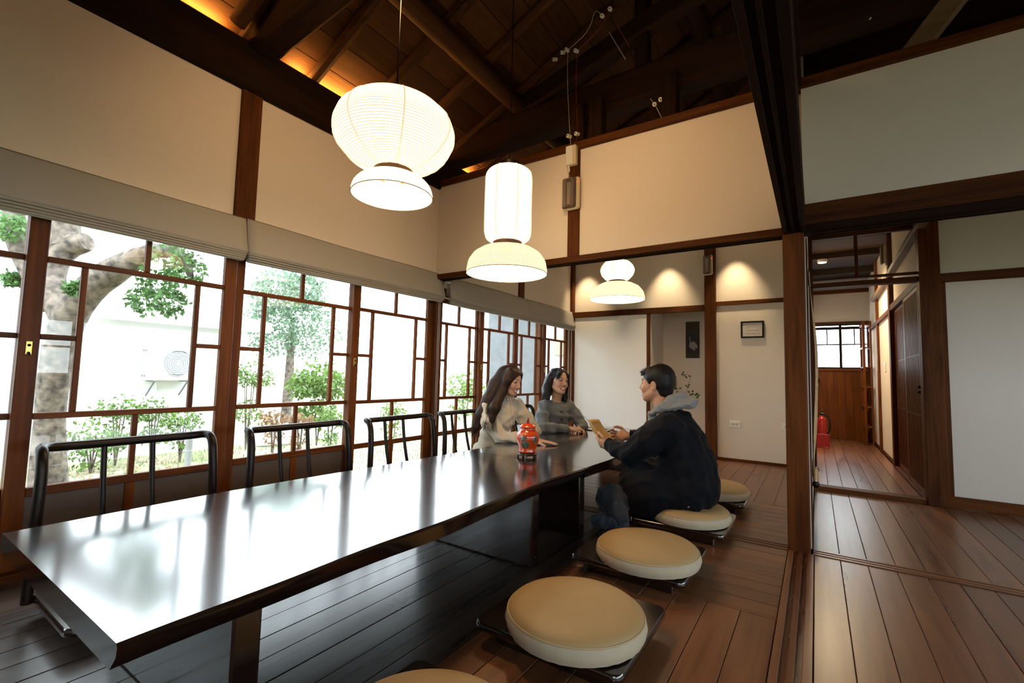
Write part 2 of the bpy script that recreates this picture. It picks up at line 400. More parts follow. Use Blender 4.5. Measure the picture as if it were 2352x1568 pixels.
# back wall of the far room
trim((XL+0.05, Y2-0.035, 1.735), (-1.09, Y2, 1.81), 'trim_x', 'brown rail above the white panel and alcove')
trim((-1.787, Y2-0.03, 0), (-1.747, Y2, 1.735), 'trim_z', 'slim brown strip between white panel and alcove')
trim((-1.09, Y2-0.06, 0), (-0.968, Y2+0.06, 3.2), 'trim_z', 'brown post right of the picture alcove')
trim((-0.968, Y2-0.025, 1.79), (-0.14, Y2, 1.838), 'trim_x', 'thin brown rail above the small framed picture')
struct(B('baseboard_back', 'trim_x', (-0.968, Y2-0.02, 0), (-0.14, Y2, 0.032)), 'brown baseboard below the wall sockets')
trim((-1.745, Y2-0.02, 0.0), (-1.09, Y2+0.07, 0.075), 'trim_x', 'brown step edge of the alcove floor')
struct(B('door_1', 'panel_white', (XL+0.055, Y2-0.018, 0.03), (-1.79, Y2, 1.735)), 'plain white sliding panel left of the alcove')
# right-hand room
trim((0.70, YR-0.05, 0), (0.825, YR+0.08, 3.3), 'trim_z', 'tall dark post right of the corridor doorway')
trim((0.825, YR-0.03, 1.72), (XR, YR, 1.79), 'trim_x', 'brown rail along the right-hand white wall')
trim((0.825, YR-0.012, 0.03), (0.858, YR, 1.72), 'trim_z', 'slim brown strip beside the tall dark post')
struct(B('baseboard_right', 'trim_x', (0.825, YR-0.03, 0), (XR, YR, 0.085)), 'brown baseboard of the right-hand white wall')
trim((-0.035, YR-0.03, -0.02), (0.70, YR+0.09, 0.035), 'trim_x', 'raised brown door sill of the corridor')
trim((-0.035, YR-0.02, 1.745), (0.70, YR+0.07, 1.785), 'trim_x', 'door lintel of the corridor')
trim((-0.035, YR, 1.81), (0.70, YR+0.05, 1.828), 'trim_x', 'thin lower rail of the transom')
trim((-0.035, YR, 2.18), (0.70, YR+0.05, 2.24), 'trim_x', 'upper rail of the transom')
trim((-0.035, YR-0.01, 0.035), (-0.005, YR+0.06, 2.24), 'trim_z', 'left jamb of the corridor doorway')
tr_ = sroot('window_30', 'clear glass transom above the corridor doorway', (0.33, YR+0.02, 1.828))
B('mullion', 'trim_z', (0.295, YR+0.01, 1.828), (0.32, YR+0.04, 2.18), tr_)
for a, b in ((-0.005, 0.295), (0.32, 0.70)): MB().box((a, YR+0.023, 1.828), (b, YR+0.027, 2.18)).build('pane', 'glass', tr_)

# ---- roof
roof = sroot('ceiling', 'dark open timber roof of boards on rafters')
cs = 1/math.sqrt(1+0.47**2); sn = 0.47*cs
def slope_pt(side, s):      # s metres up from the eave line
    x = -3.75+s*cs if side < 0 else 4.95-s*cs
    return x, (zr(x))
for side in (-1, 1):
    L = (XRIDGE+3.75)/cs if side < 0 else (4.95-XRIDGE)/cs; n = 23; w = L/n
    for i in range(n):
        x0, z0 = slope_pt(side, i*w+0.003); x1, z1 = slope_pt(side, (i+1)*w-0.003)
        dz = 0.004*((i % 2)*2-1)
        poly = [(x0, z0+dz), (x1, z1-dz), (x1, z1-dz+0.016), (x0, z0+dz+0.016)]
        MB().prism(poly, 'y', -3.1, 9.9).build('roof_board', 'roof_y', roof)
    x0, z0 = slope_pt(side, 0); x1, z1 = slope_pt(side, L)
    MB().prism([(x0, z0+0.035), (x1, z1+0.035), (x1, z1+0.07), (x0, z0+0.07)], 'y', -3.1, 9.9).build('roof_deck', 'dark_y', roof)
for k in range(-10, 10):
    y = 1.75+0.457*k
    MB().tube([(-3.7, y, zr(-3.7)-0.045), (-2.0, y+0.01, zr(-2.0)-0.04), (-0.6, y-0.005, zr(-0.6)-0.045), (XRIDGE, y, zr(XRIDGE)-0.045)], [0.042, 0.04, 0.037, 0.034], 8).build('rafter', 'roof_x', roof, True)
    if k % 2: MB().tube([(XRIDGE, y, zr(XRIDGE)-0.045), (2.6, y, zr(2.6)-0.042), (4.9, y, zr(4.9)-0.045)], [0.034, 0.036, 0.04], 8).build('rafter', 'roof_x', roof, True)
def log(name, pts, r, mat='dark_y'): return MB().tube(pts, r, 12).build(name, mat, roof, True)
log('purlin', [(-2.10, YB, 3.215), (-2.07, 0.5, 3.235), (-2.09, 3.2, 3.22)], [0.085, 0.08, 0.07], 'roof_y')
log('purlin', [(-2.09, 3.2, 3.21), (-2.08, Y2, 3.23)], [0.07, 0.075])
log('purlin', [(-0.75, YB, 3.83), (-0.75, 3.2, 3.85), (-0.75, Y2, 3.84)], [0.08, 0.075, 0.07])
log('ridge_beam', [(XRIDGE, YB, zr(XRIDGE)-0.17), (XRIDGE, 9.2, zr(XRIDGE)-0.17)], [0.085, 0.085])
MB().beam((-3.0, 1.38, 2.985), (0.7, 1.38, 3.30), 0.19, 0.29, c=0.03).build('tie_beam', 'dark_x', roof)
MB().beam((-3.0, 3.19, 2.99), (XR, 3.19, 3.19), 0.17, 0.27, c=0.03).build('tie_beam', 'dark_x', roof)
MB().beam((-2.45, 3.19, 3.10), (XRIDGE, 3.19, 3.98), 0.12, 0.17, c=0.02).build('principal_rafter', 'dark_x', roof)
MB().beam((0.6, 1.38, 3.30), (XR, 1.38, 3.05), 0.19, 0.26, c=0.03).build('tie_beam', 'dark_x', roof)
MB().beam((-3.0, 5.0, 2.95), (XR, 5.0, 3.15), 0.17, 0.26, c=0.03).build('tie_beam', 'dark_x', roof)
for x, y, z0, z1 in ((-1.48, 3.10, 2.675, 3.0), (-1.33, 3.10, 2.675, 3.0), (-0.80, 3.12, 2.675, 3.02), (-1.02, 3.19, 3.1, 3.83), (XRIDGE, 3.19, 3.05, 4.45), (-2.08, 1.38, 3.1, 3.2), (-0.75, 1.38, 3.25, 3.78), (XRIDGE, 1.38, 3.35, 4.45)):
    B('king_post', 'dark_z', (x-0.05, y-0.05, z0), (x+0.05, y+0.05, z1), roof, 0.008)
MB().beam((0.44, 3.12, 2.66), (1.08, 3.12, 3.50), 0.10, 0.075, (0, 1, 0)).build('brace', 'brace_x', roof)
MB().beam((2.2, 3.12, 2.66), (1.5, 3.12, 3.50), 0.10, 0.075, (0, 1, 0)).build('brace', 'brace_x', roof)
MB().beam((-0.4, 3.15, 2.70), (0.35, 3.15, 3.35), 0.07, 0.06, (0, 1, 0)).build('brace', 'dark_x', roof)
# rough log strut above the first tie beam
log('strut', [(-2.78, 1.20, 2.93), (-2.5, 1.22, 3.09), (-2.1, 1.27, 3.25)], [0.045, 0.05, 0.05], 'roof_x')

# ---- window sashes
_wn = [0]
M['sash_panel'] = plain('grey_brown_panel', (0.085, 0.062, 0.05), 0.55, noise=0.08, nscale=14)
def sash(y0, y1, x, label, latch=None, glazed=False, fr=0.16, stile=0.066, zt=1.64):
    _wn[0] += 1; r = sroot('window_%d' % _wn[0], label, (x, (y0+y1)/2, 0.03)); d = 0.017
    def bar(nm, ya, yb, za, zb, mat, dd=d): B(nm, mat, (x-dd, ya, za), (x+dd, yb, zb), r, 0.003)
    bar('stile', y0, y0+stile, 0.03, zt, 'sash_z'); bar('stile', y1-stile, y1, 0.03, zt, 'sash_z')
    a, b = y0+stile, y1-stile; w = b-a; dm = 0.013; mw = 0.024
    for z0, z1 in ((0.03, 0.10), (0.335, 0.374), (0.671, 0.698), (1.376, 1.402), (zt-0.06, zt)): bar('rail', a, b, z0, z1, 'sash_y', 0.016)
    c = (a+b)/2; l, rr = a+w*fr+0.012, b-w*fr-0.012
    bar('muntin', c-mw/2, c+mw/2, 1.402, zt-0.06, 'sash_z', dm); bar('muntin', c-mw/2, c+mw/2, 0.374, 0.671, 'sash_z', dm)
    bar('muntin', c-0.02, c+0.02, 0.10, 0.335, 'sash_z', dm)
    for q in (l, rr): bar('muntin', q-mw/2, q+mw/2, 0.698, 1.376, 'sash_z', dm)
    bar('muntin', a, l-mw/2, 1.026, 1.050, 'sash_y', dm); bar('muntin', rr+mw/2, b, 1.026, 1.050, 'sash_y', dm)
    def pane(ya, yb, za, zb): MB().box((x-0.0015, ya, za), (x+0.0015, yb, zb)).build('pane', 'glass', r)
    for ya, yb in ((a, c-mw/2), (c+mw/2, b)):
        pane(ya, yb, 1.402, zt-0.06); pane(ya, yb, 0.374, 0.671)
    for ya, yb in ((a, l-mw/2), (rr+mw/2, b)): pane(ya, yb, 0.698, 1.026); pane(ya, yb, 1.05, 1.376)
    pane(l+mw/2, rr-mw/2, 0.698, 1.376)
    for ya, yb in ((a, c-0.02), (c+0.02, b)):
        if glazed: pane(ya, yb, 0.10, 0.335)
        else: B('bottom_panel', 'sash_panel', (x-0.006, ya, 0.10), (x+0.006, yb, 0.335), r, 0.001)
    if latch:
        yl = y0+stile*0.5 if latch < 0 else y1-stile*0.5
        p = B('latch_plate', 'brass', (x+d, yl-0.011, 0.955), (x+d+0.004, yl+0.011, 1.015), r, 0.002); p['label'] = 'brass latch plate'
        k = MB().sphere((x+d+0.008, yl, 0.997), 0.006, 8, 6).tube([(x+d, yl, 0.965), (x+d+0.012, yl, 0.963), (x+d+0.016, yl, 0.955)], 0.005, 6).build('latch_hook', 'black_iron', r, True)
    return r
XI, XO = XL-0.035, XL-0.075      # inner and outer sliding tracks
sash(-1.27, -0.36, XI, 'sliding garden window with the jamb on one side')
sash(-0.40, 0.535, XO, 'sliding garden window on the outer track with a tree trunk behind')
sash(0.468, 1.341, XI, 'sliding garden window with a brass latch showing the leaning trunk', -1)
sash(1.341, 2.25, XO, 'sliding garden window showing the round leafy tree')
sash(2.177, 3.033, XI, 'sliding garden window with a latch next to the corner post', -1, True)
sash(3.117, 3.80, XO, 'narrow sliding window just beyond the corner post', None, True)
sash(3.74, 4.46, XI, 'narrow sliding window behind the long-haired person', -1, True)
sash(4.46, 5.12, XO, 'narrow sliding window behind the short-haired person', None, True)
sash(5.06, 5.74, XI, 'narrow sliding window in the far room corner', -1, True)
# opening in the side wall of the right-hand room
for i, (a, b) in enumerate(((-2.2, -0.03), (-0.03, 2.13), (2.13, 4.3))):
    _wn[0] += 1; r = sroot('window_%d' % _wn[0], ['wide plain window in the side wall nearest the room end', 'wide plain window in the middle of the side wall', 'wide plain window in the side wall nearest the white wall'][i], (XR+0.03, (a+b)/2, 0.72))
    for ya, yb in ((a, a+0.05), (b-0.05, b)): B('stile', 'sash_z', (XR+0.01, ya, 0.72), (XR+0.05, yb, 1.62), r)
    for za, zb in ((0.72, 0.78), (1.16, 1.19), (1.56, 1.62)): B('rail', 'sash_y', (XR+0.012, a+0.05, za), (XR+0.048, b-0.05, zb), r)
    for za, zb in ((0.78, 1.16), (1.19, 1.56)): MB().box((XR+0.028, a+0.05, za), (XR+0.032, b-0.05, zb)).build('pane', 'glass', r)

_wn[0] += 1; r = sroot('window_%d' % _wn[0], 'wide plain window in the end wall of the right-hand room', (2.0, YB-0.04, 1.1))
for a, b in ((1.0, 1.06), (1.64, 1.68), (2.32, 2.36), (2.94, 3.0)): B('stile', 'sash_z', (a, YB-0.06, 1.1), (b, YB-0.02, 2.15), r)
for za, zb in ((1.1, 1.16), (2.09, 2.15)): B('rail', 'sash_x', (1.06, YB-0.058, za), (2.94, YB-0.022, zb), r)
for a, b in ((1.06, 1.64), (1.68, 2.32), (2.36, 2.94)): MB().box((a, YB-0.042, 1.16), (b, YB-0.038, 2.09)).build('pane', 'glass', r)
# ---- corridor: end window, plank dado, lattice doors, posts
_wn[0] += 1
we = sroot('window_%d' % _wn[0], 'bright frosted window at the end of the corridor', (0.36, 9.33, 1.14))
for a, b in ((-0.035, 0.0), (0.335, 0.372), (0.71, 0.745)): B('stile', 'dark_z', (a, 9.305, 1.14), (b, 9.345, 1.89), we)
for za, zb in ((1.14, 1.175), (1.54, 1.56), (1.80, 1.845), (1.865, 1.89)): B('rail', 'dark_x', (0.0, 9.308, za), (0.71, 9.342, zb), we)
for a in (0.17, 0.54): B('muntin', 'dark_z', (a-0.008, 9.312, 1.56), (a+0.008, 9.338, 1.80), we)
M['frosted'] = None
def frosted():
    m, nt, b = new_mat('frosted_glass'); nt.nodes.remove(b); out = nt.nodes['Material Output']
    t = N(nt, 'ShaderNodeBsdfTranslucent'); t.inputs[0].default_value = (0.9, 0.92, 0.92, 1)
    tr = N(nt, 'ShaderNodeBsdfTransparent'); mx = N(nt, 'ShaderNodeMixShader'); mx.inputs[0].default_value = 0.8
    nt.links.new(t.outputs[0], mx.inputs[1]); nt.links.new(tr.outputs[0], mx.inputs[2]); nt.links.new(mx.outputs[0], out.inputs[0]); return m
M['frosted'] = frosted()
for a, b in ((0.0, 0.162), (0.178, 0.335), (0.372, 0.532), (0.548, 0.71)): MB().box((a, 9.324, 1.56), (b, 9.327, 1.80)).build('pane', M['frosted'], we)
for a, b in ((0.0, 0.335), (0.372, 0.71)): MB().box((a, 9.324, 1.175), (b, 9.327, 1.54)).build('pane', M['frosted'], we)
for a, b in ((0.0, 0.335), (0.372, 0.71)): MB().box((a, 9.324, 1.845), (b, 9.327, 1.865)).build('pane', M['frosted'], we)
dado = sroot('trim_60', 'reddish plank dado below the corridor window', (0.35, 9.28, 0))
for i in range(7):
    x0 = -0.035+i*0.108; B('plank', 'sash_z', (x0+0.001, 9.275, 0.0), (x0+0.107, 9.30, 1.10), dado, 0.002)
B('cap_rail', 'sash_x', (-0.035, 9.262, 1.10), (0.74, 9.302, 1.145), dado)
trim((-0.035, 9.27, 1.89), (0.74, 9.31, 1.925), 'trim_x', 'lintel above the corridor window')
trim((-0.035, 9.25, 2.40), (0.74, 9.31, 2.46), 'trim_x', 'rail above the cream plaster at the corridor end')
struct(MB().box((-0.035, YR+0.5, 2.62), (0.74, 9.3, 2.66)).build('ceiling_corridor', 'dark_x'), 'dark boarded corridor ceiling')
for i, y in enumerate((6.0, 7.2, 8.3)): trim((-0.035, y, 2.54), (0.74, y+0.07, 2.62), 'dark_x', ['dark ceiling joist nearest the corridor door', 'dark ceiling joist carrying the corridor downlight', 'dark ceiling joist at the corridor end'][i])
trim((0.70, 6.56, 0), (0.75, 6.68, 2.62), 'trim_z', 'corridor post beyond the lattice doors')
trim((0.705, YR+0.08, 1.735), (0.75, 6.56, 1.80), 'trim_y', 'lintel above the lattice doors')
trim((0.705, 6.68, 1.735), (0.745, 9.3, 1.78), 'trim_y', 'rail above the narrow white corridor panel')
trim((0.712, 8.0, 0), (0.75, 8.10, 2.62), 'trim_z', 'second corridor post near the far end')
trim((0.70, YR+0.08, 0.0), (0.76, 6.56, 0.03), 'trim_y', 'sill rail of the lattice doors')
struct(B('baseboard_corridor', 'trim_y', (0.725, 6.68, 0), (0.742, 9.3, 0.04)), 'narrow corridor baseboard')
_a = at(2108, 525, 'x', 0.715); _b = at(2008, 690, 'x', 0.715)
trim_b = MB().beam(tuple(_a+(_a-_b)*0.25), tuple(_b), 0.05, 0.07, (1, 0, 0)); _tn[0] += 1
struct(trim_b.build('trim_%d' % _tn[0], 'brace_y'), 'diagonal brace on the corridor plaster')
def lattice(n, y0, y1, x, label, knob=False):
    r = sroot('door_%d' % n, label, (x, (y0+y1)/2, 0.03))
    for a, b in ((y0, y0+0.04), (y1-0.04, y1)): B('stile', 'sash_z', (x-0.013, a, 0.03), (x+0.013, b, 1.735), r)
    for za, zb in ((0.03, 0.08), (0.66, 0.675), (1.16, 1.175), (1.70, 1.735)): B('rail', 'sash_y', (x-0.012, y0+0.04, za), (x+0.012, y1-0.04, zb), r, 0.002)
    k = int((y1-y0-0.08)/0.050)
    base = MB().cbox((-0.014, -0.011, 0), (0.012, 0.011, 1.62), 0.002)
    s0 = None
    for i in range(k):
        yy = y0+0.04+(i+0.5)*(y1-y0-0.08)/k
        if s0 is None: s0 = base.build('slat', 'sash_z', r, local=True); o = s0
        else: o = s0.copy(); C.objects.link(o); o.parent = r
        o.location = (0, yy-(y0+y1)/2, 0.05)
    MB().box((x+0.012, y0+0.04, 0.05), (x+0.016, y1-0.04, 1.71)).build('backing_panel', 'sash_z', r)
    if knob:
        b = MB()
        for z in (0.86, 0.90): b.sphere((x-0.026, y0+0.02, z), 0.014, 10, 8)
        b.build('door_knob', 'black_iron', r, True)['label'] = 'pair of black door knobs'
lattice(2, YR+0.10, 5.72, 0.724, 'fine vertical lattice sliding door with black knobs', True)
lattice(3, 5.68, 6.55, 0.752, 'fine vertical lattice sliding door further along the corridor')
trim((-0.036, Y1+0.05, 0.0), (-0.0295, 3.45, 1.75), 'trim_z', 'narrow brown board beside the hanging scroll', 0.001)
# open door leaf with ladder-like sash at the corridor end, modelled as shelves
rk = thing('open_door_leaf', 'tall narrow brown open door leaf modelled as shelves by the corridor wall', 'door leaf', (0.66, 8.95, 0))
for y in (8.72, 9.16): B('upright', 'sash_z', (0.60, y, 0), (0.635, y+0.03, 1.86), rk)
for y in (8.72, 9.16): B('upright', 'sash_z', (0.69, y, 0), (0.715, y+0.03, 1.86), rk)
for z in (0.25, 0.55, 0.85, 1.15, 1.45, 1.80): B('shelf_board', 'sash_y', (0.602, 8.725, z), (0.713, 9.185, z+0.02), rk, 0.002)
# ================================================================ FURNITURE
# ---- two low lacquered tables standing end to end
def live_edge(y, seed): return 0.010*math.sin(y*2.3+seed)+0.006*math.sin(y*5.1+seed*2)+0.004*math.sin(y*11+seed)
def low_table(y0, y1, xl0, xl1, xr, label, seed, legs, leg_x):
    t = thing('low_table', label, 'table', ((xl0+xr)/2, (y0+y1)/2, 0))
    n = 40; z0, z1 = 0.340, 0.397; b = MB(); rows = []
    for i in range(n+1):
        y = y0+(y1-y0)*i/n; l = xl0+(xl1-xl0)*(max(0, i/n-0.3)/0.7)+0.3*live_edge(y, seed+2); r = xr+live_edge(y, seed)
        rb = r-0.018-0.012*math.sin(y*3.1+seed)
        rows.append([(l+0.004, y, z0), (l, y, z0+0.01), (l, y, z1-0.005), (l+0.005, y, z1), (r-0.006, y, z1), (r, y, z1-0.007), (r-0.004, y, z0+0.03), (rb, y, z0)])
    m = 8; V = [p for r_ in rows for p in r_]; fs = []
    for i in range(n):
        for k in range(m): fs.append((i*m+k, i*m+(k+1) % m, (i+1)*m+(k+1) % m, (i+1)*m+k))
    fs += [tuple(range(m-1, -1, -1)), tuple(n*m+k for k in range(m))]
    b.add(V, [tuple(reversed(q)) for q in fs]); b.build('table_top', 'table_y', t, True)
    for ya, yb in legs: B('leg', 'table_x', (leg_x[0], ya, 0), (leg_x[1], yb, 0.340), t, 0.006)
    B('stretcher', 'table_y', ((leg_x[0]+leg_x[1])/2-0.03, legs[0][1], 0.16), ((leg_x[0]+leg_x[1])/2+0.03, legs[1][0], 0.24), t)
    return t
low_table(0.347, 2.463, -2.094, -1.99, -1.112, 'long dark lacquered low table without anything on it', 0.4, ((0.58, 0.65), (1.945, 2.01)), (-1.92, -1.15))
low_table(2.467, 4.66, -1.99, -2.03, -1.105, 'dark lacquered low table carrying the red jar', 2.2, ((2.475, 2.545), (4.42, 4.49)), (-1.86, -1.15))

# ---- square seat boards with round cushions along the open side
def rounded_rect(w, h, r, n=5):
    p = []
    for cx, cy, a0 in ((w/2-r, h/2-r, 0), (-w/2+r, h/2-r, 90), (-w/2+r, -h/2+r, 180), (w/2-r, -h/2+r, 270)):
        for k in range(n+1):
            a = math.radians(a0+90*k/n); p.append((cx+r*math.cos(a), cy+r*math.sin(a)))
    return p
def slab(prof_w, prof_h, r, levels):
    """rounded-rectangle stack: levels = [(inset, z)]"""
    b = MB(); rings = []
    for ins, z in levels: rings.append([(x, y, z) for x, y in rounded_rect(prof_w-2*ins, prof_h-2*ins, max(0.004, r-ins))])
    n = len(rings[0]); V = [p for q in rings for p in q]
    fs = [(i*n+k, i*n+(k+1) % n, (i+1)*n+(k+1) % n, (i+1)*n+k) for i in range(len(rings)-1) for k in range(n)]
    fs += [tuple(range(n-1, -1, -1)), tuple((len(rings)-1)*n+k for k in range(n))]
    return b.add(V, fs)
def make_board(label, group=None):
    t = thing('seat_board', label, 'seat board', (0, 0, 0), group)
    slab(0.525, 0.49, 0.035, [(0.010, 0.050), (0.002, 0.056), (0.0, 0.064), (0.001, 0.075), (0.006, 0.081)]).build('board', 'table_x', t, True, local=True)
    for s in (-1, 1): MB().cbox((-0.20, s*0.17-0.02, 0.0), (0.20, s*0.17+0.02, 0.0505), 0.004).build('foot', 'table_x', t, local=True)
    return t
M['cushion_top'] = plain('tan_leatherette', (0.43, 0.295, 0.135), 0.55, spec=0.35, noise=0.03, nscale=8, bump=0.04)
M['cushion_side'] = plain('cream_fabric', (0.52, 0.45, 0.33), 0.8, spec=0.2, noise=0.03, nscale=30, bump=0.06)
M['piping'] = plain('tan_piping', (0.50, 0.38, 0.22), 0.6)
def make_cushion(label):
    t = thing('round_cushion', label, 'cushion', (0, 0, 0)); R_ = 0.232; n = 72
    def ring(r, z, amp=0.0): return [((r+amp*(math.sin(k*9)+0.6*math.sin(k*23)))*math.cos(2*math.pi*k/n), (r+amp*(math.sin(k*9)+0.6*math.sin(k*23)))*math.sin(2*math.pi*k/n), z) for k in range(n)]
    def loft(rings, capb, capt):
        V = [p for q in rings for p in q]; m = len(rings)
        fs = [(i*n+k, i*n+(k+1) % n, (i+1)*n+(k+1) % n, (i+1)*n+k) for i in range(m-1) for k in range(n)]
        if capb: fs.append(tuple(range(n-1, -1, -1)))
        if capt: fs.append(tuple((m-1)*n+k for k in range(n)))
        return MB().add(V, fs)
    loft([ring(R_*0.90, 0.0), ring(R_*0.97, 0.006, 0.001), ring(R_*1.0, 0.022, 0.0016), ring(R_*1.008, 0.034, 0.0018), ring(R_*0.995, 0.050, 0.0012), ring(R_*0.972, 0.058, 0.0)], True, False).build('side_band', 'cushion_side', t, True, local=True)
    loft([ring(R_*0.972, 0.058), ring(R_*0.955, 0.067), ring(R_*0.90, 0.0765), ring(R_*0.80, 0.083), ring(R_*0.6, 0.088), ring(R_*0.3, 0.0905), ring(R_*0.05, 0.091)], False, True).build('top_panel', 'cushion_top', t, 'full', local=True)
    MB().tube([(R_*0.975*math.cos(2*math.pi*k/n), R_*0.975*math.sin(2*math.pi*k/n), 0.0585) for k in range(n)], 0.003, 6, closed=True).build('piping', 'piping', t, True, local=True)
    return t
bproto = cproto = None
for i, (bx, by, cx, cy, lb, lc) in enumerate((
        (-0.735, 0.80, -0.715, 0.765, 'square dark seat board at the end of the row, farthest from the seated man', 'round tan cushion at the end of the row, farthest from the seated man'),
        (-0.732, 1.54, -0.690, 1.462, 'square dark seat board, second from the seated man', 'round tan cushion on the seat board second from the seated man'),
        (-0.727, 2.27, -0.668, 2.185, 'square dark seat board right beside the seated man', 'round tan cushion on the seat board right beside the seated man'),
        (-0.690, 3.00, -0.655, 2.955, 'square dark seat board under the seated man', 'round tan cushion that the man in navy sits on'),
        (-0.680, 3.74, -0.640, 3.690, 'square dark seat board between the seated man and the alcove wall', 'round tan cushion between the seated man and the alcove wall'))):
    if i == 0: bproto = b_ = make_board(lb); b_.location = (bx, by, 0); cproto = c_ = make_cushion(lc); c_.location = (cx, cy, 0.081)
    else: b_ = dup(bproto, None, (bx, by, 0)); c_ = dup(cproto, None, (cx, cy, 0.081))
    c_.rotation_euler = (0, 0, i*0.7)
    tag(b_, lb, 'seat board', 'seat boards along the table'); tag(c_, lc, 'cushion', 'round cushions along the table')

# ---- legless chairs with bent tube backs on the window side
def bez(P, n=8):
    """smooth path through rounded corners (Chaikin)"""
    P = [np.array(p, float) for p in P]
    for _ in range(n):
        Q = [P[0]]
        for a, b in zip(P[:-1], P[1:]): Q += [a*0.75+b*0.25, a*0.25+b*0.75]
        Q.append(P[-1]); P = Q
        if len(P) > 60: break
    return P
def make_chair(label):
    t = thing('legless_chair', label, 'chair', (0, 0, 0)); w = 0.29
    slab(0.46, 0.58, 0.04, [(0.010, 0.050), (0.002, 0.056), (0.0, 0.064), (0.001, 0.075), (0.006, 0.081)]).xform(lambda p: (p[0]+0.235, p[1], p[2])).build('seat', 'table_x', t, True, local=True)
    for s in (-1, 1): MB().cbox((0.05, s*0.2-0.02, 0.0), (0.42, s*0.2+0.02, 0.0505), 0.004).build('foot', 'table_x', t, local=True)
    pts = [(0.055, -w-0.01, 0.055), (0.05, -w-0.008, 0.30), (0.04, -w, 0.50), (0.02, -w, 0.585), (-0.03, -w+0.005, 0.600), (-0.062, -w+0.05, 0.592), (-0.075, -0.1, 0.590)]
    full = pts+[(-0.078, 0, 0.590)]+[(x, -y, z) for x, y, z in reversed(pts)]
    MB().tube(bez(full, 3), 0.0185, 10).build('back_frame', 'tube', t, 'full', local=True)
    for y in (-0.085, 0.085): MB().tube(bez([(-0.076, y, 0.588), (-0.05, y, 0.40), (0.01, y, 0.20), (0.045, y, 0.06)], 2), 0.0112, 8).build('back_spindle', 'tube', t, 'full', local=True)
    return t
ch0 = None
for i, (y, x, lb) in enumerate(((0.775, -2.44, 'dark tube-backed legless chair at the clear end of the long table'), (1.535, -2.44, 'dark tube-backed legless chair second from the clear table end'),
                                (2.29, -2.44, 'empty dark tube-backed legless chair second from the long-haired woman'), (3.03, -2.47, 'dark tube-backed legless chair behind the long-haired woman'),
                                (3.86, -2.50, 'dark tube-backed legless chair that the short-haired woman sits on'))):
    if ch0 is None: ch0 = c_ = make_chair(lb); c_.location = (x, y, 0)
    else: c_ = dup(ch0, None, (x, y, 0))
    tag(c_, lb, 'chair', 'legless chairs on the window side')

# ---- roman blinds over the windows
def blind_mat():
    m, nt, b = new_mat('grey_linen'); b.inputs['Base Color'].default_value = (0.46, 0.44, 0.39, 1); b.inputs['Roughness'].default_value = 0.9; b.inputs['Specular IOR Level'].default_value = 0.1
    mp = coords(nt, (1, 1, 1)); n = N(nt, 'ShaderNodeTexNoise', Scale=220.0, Detail=2.0); nt.links.new(mp.outputs[0], n.inputs['Vector'])
    bp = N(nt, 'ShaderNodeBump', Strength=0.08, Distance=0.003); nt.links.new(n.outputs['Fac'], bp.inputs['Height']); nt.links.new(bp.outputs[0], b.inputs['Normal'])
    out = nt.nodes['Material Output']; t = N(nt, 'ShaderNodeBsdfTranslucent'); t.inputs[0].default_value = (0.55, 0.52, 0.45, 1)
    mx = N(nt, 'ShaderNodeMixShader'); mx.inputs[0].default_value = 0.18
    nt.links.new(b.outputs[0], mx.inputs[1]); nt.links.new(t.outputs[0], mx.inputs[2]); nt.links.new(mx.outputs[0], out.inputs[0]); return m
M['linen'] = blind_mat()
def blind(y0, y1, label, seed):
    r = thing('roman_blind', label, 'blind', (XL+0.03, (y0+y1)/2, 1.56), 'roman blinds along the windows')
    B('head_rail', 'white_plastic', (XL+0.001, y0+0.01, 1.785), (XL+0.028, y1-0.01, 1.812), r)
    prof = [(0.030, 1.815), (0.036, 1.806), (0.045, 1.77), (0.056, 1.72), (0.069, 1.665), (0.082, 1.625), (0.088, 1.608), (0.080, 1.597), (0.055, 1.60), (0.034, 1.64), (0.030, 1.70), (0.030, 1.80)]
    n = max(8, int((y1-y0)/0.06)); rnd = random.Random(seed); V = []; m = len(prof)
    for i in range(n+1):
        y = y0+(y1-y0)*i/n; wv = 0.006*math.sin(y*3.7+seed)+0.004*math.sin(y*9.3+seed*3)
        for k, (dx, z) in enumerate(prof):
            s = 1.0 if 2 <= k <= 8 else 0.0
            V.append((XL+dx+s*wv*0.7, y, z+(0.004*math.sin(y*2.1+seed) if k >= 4 else 0.003*math.sin(y*4.3+seed))))
    fs = [(i*m+k, (i+1)*m+k, (i+1)*m+(k+1) % m, i*m+(k+1) % m) for i in range(n) for k in range(m)]+[tuple(range(m)), tuple(n*m+k for k in range(m-1, -1, -1))]
    MB().add(V, fs).build('fabric', 'linen', r, 'full')
    for j in range(4):      # gathered folds under the drop
        z = 1.600-0.0125*j; V = []; dx = 0.081-0.004*j
        pr = [(0.032, z), (dx-0.01, z+0.003), (dx, z-0.001), (dx+0.002, z-0.006), (dx-0.004, z-0.0105), (0.034, z-0.010)]
        for i in range(n+1):
            y = y0+0.004*j+(y1-y0-0.008*j)*i/n; wv = 0.004*math.sin(y*3.7+seed+j)+0.0025*math.sin(y*7+seed*2+j)
            V += [(XL+a+(wv if k in (1, 2, 3, 4) else 0), y, b+0.003*math.sin(y*2.1+seed)) for k, (a, b) in enumerate(pr)]
        m2 = len(pr); fs = [(i*m2+k, (i+1)*m2+k, (i+1)*m2+(k+1) % m2, i*m2+(k+1) % m2) for i in range(n) for k in range(m2)]+[tuple(range(m2)), tuple(n*m2+k for k in range(m2-1, -1, -1))]
        MB().add(V, fs).build('fold', 'linen', r, 'full')
    return r
blind(-0.85, 1.345, 'long grey linen roman blind above the tree-trunk window', 0.3)
blind(1.352, 3.068, 'grey linen roman blind above the window with the round tree', 1.9)
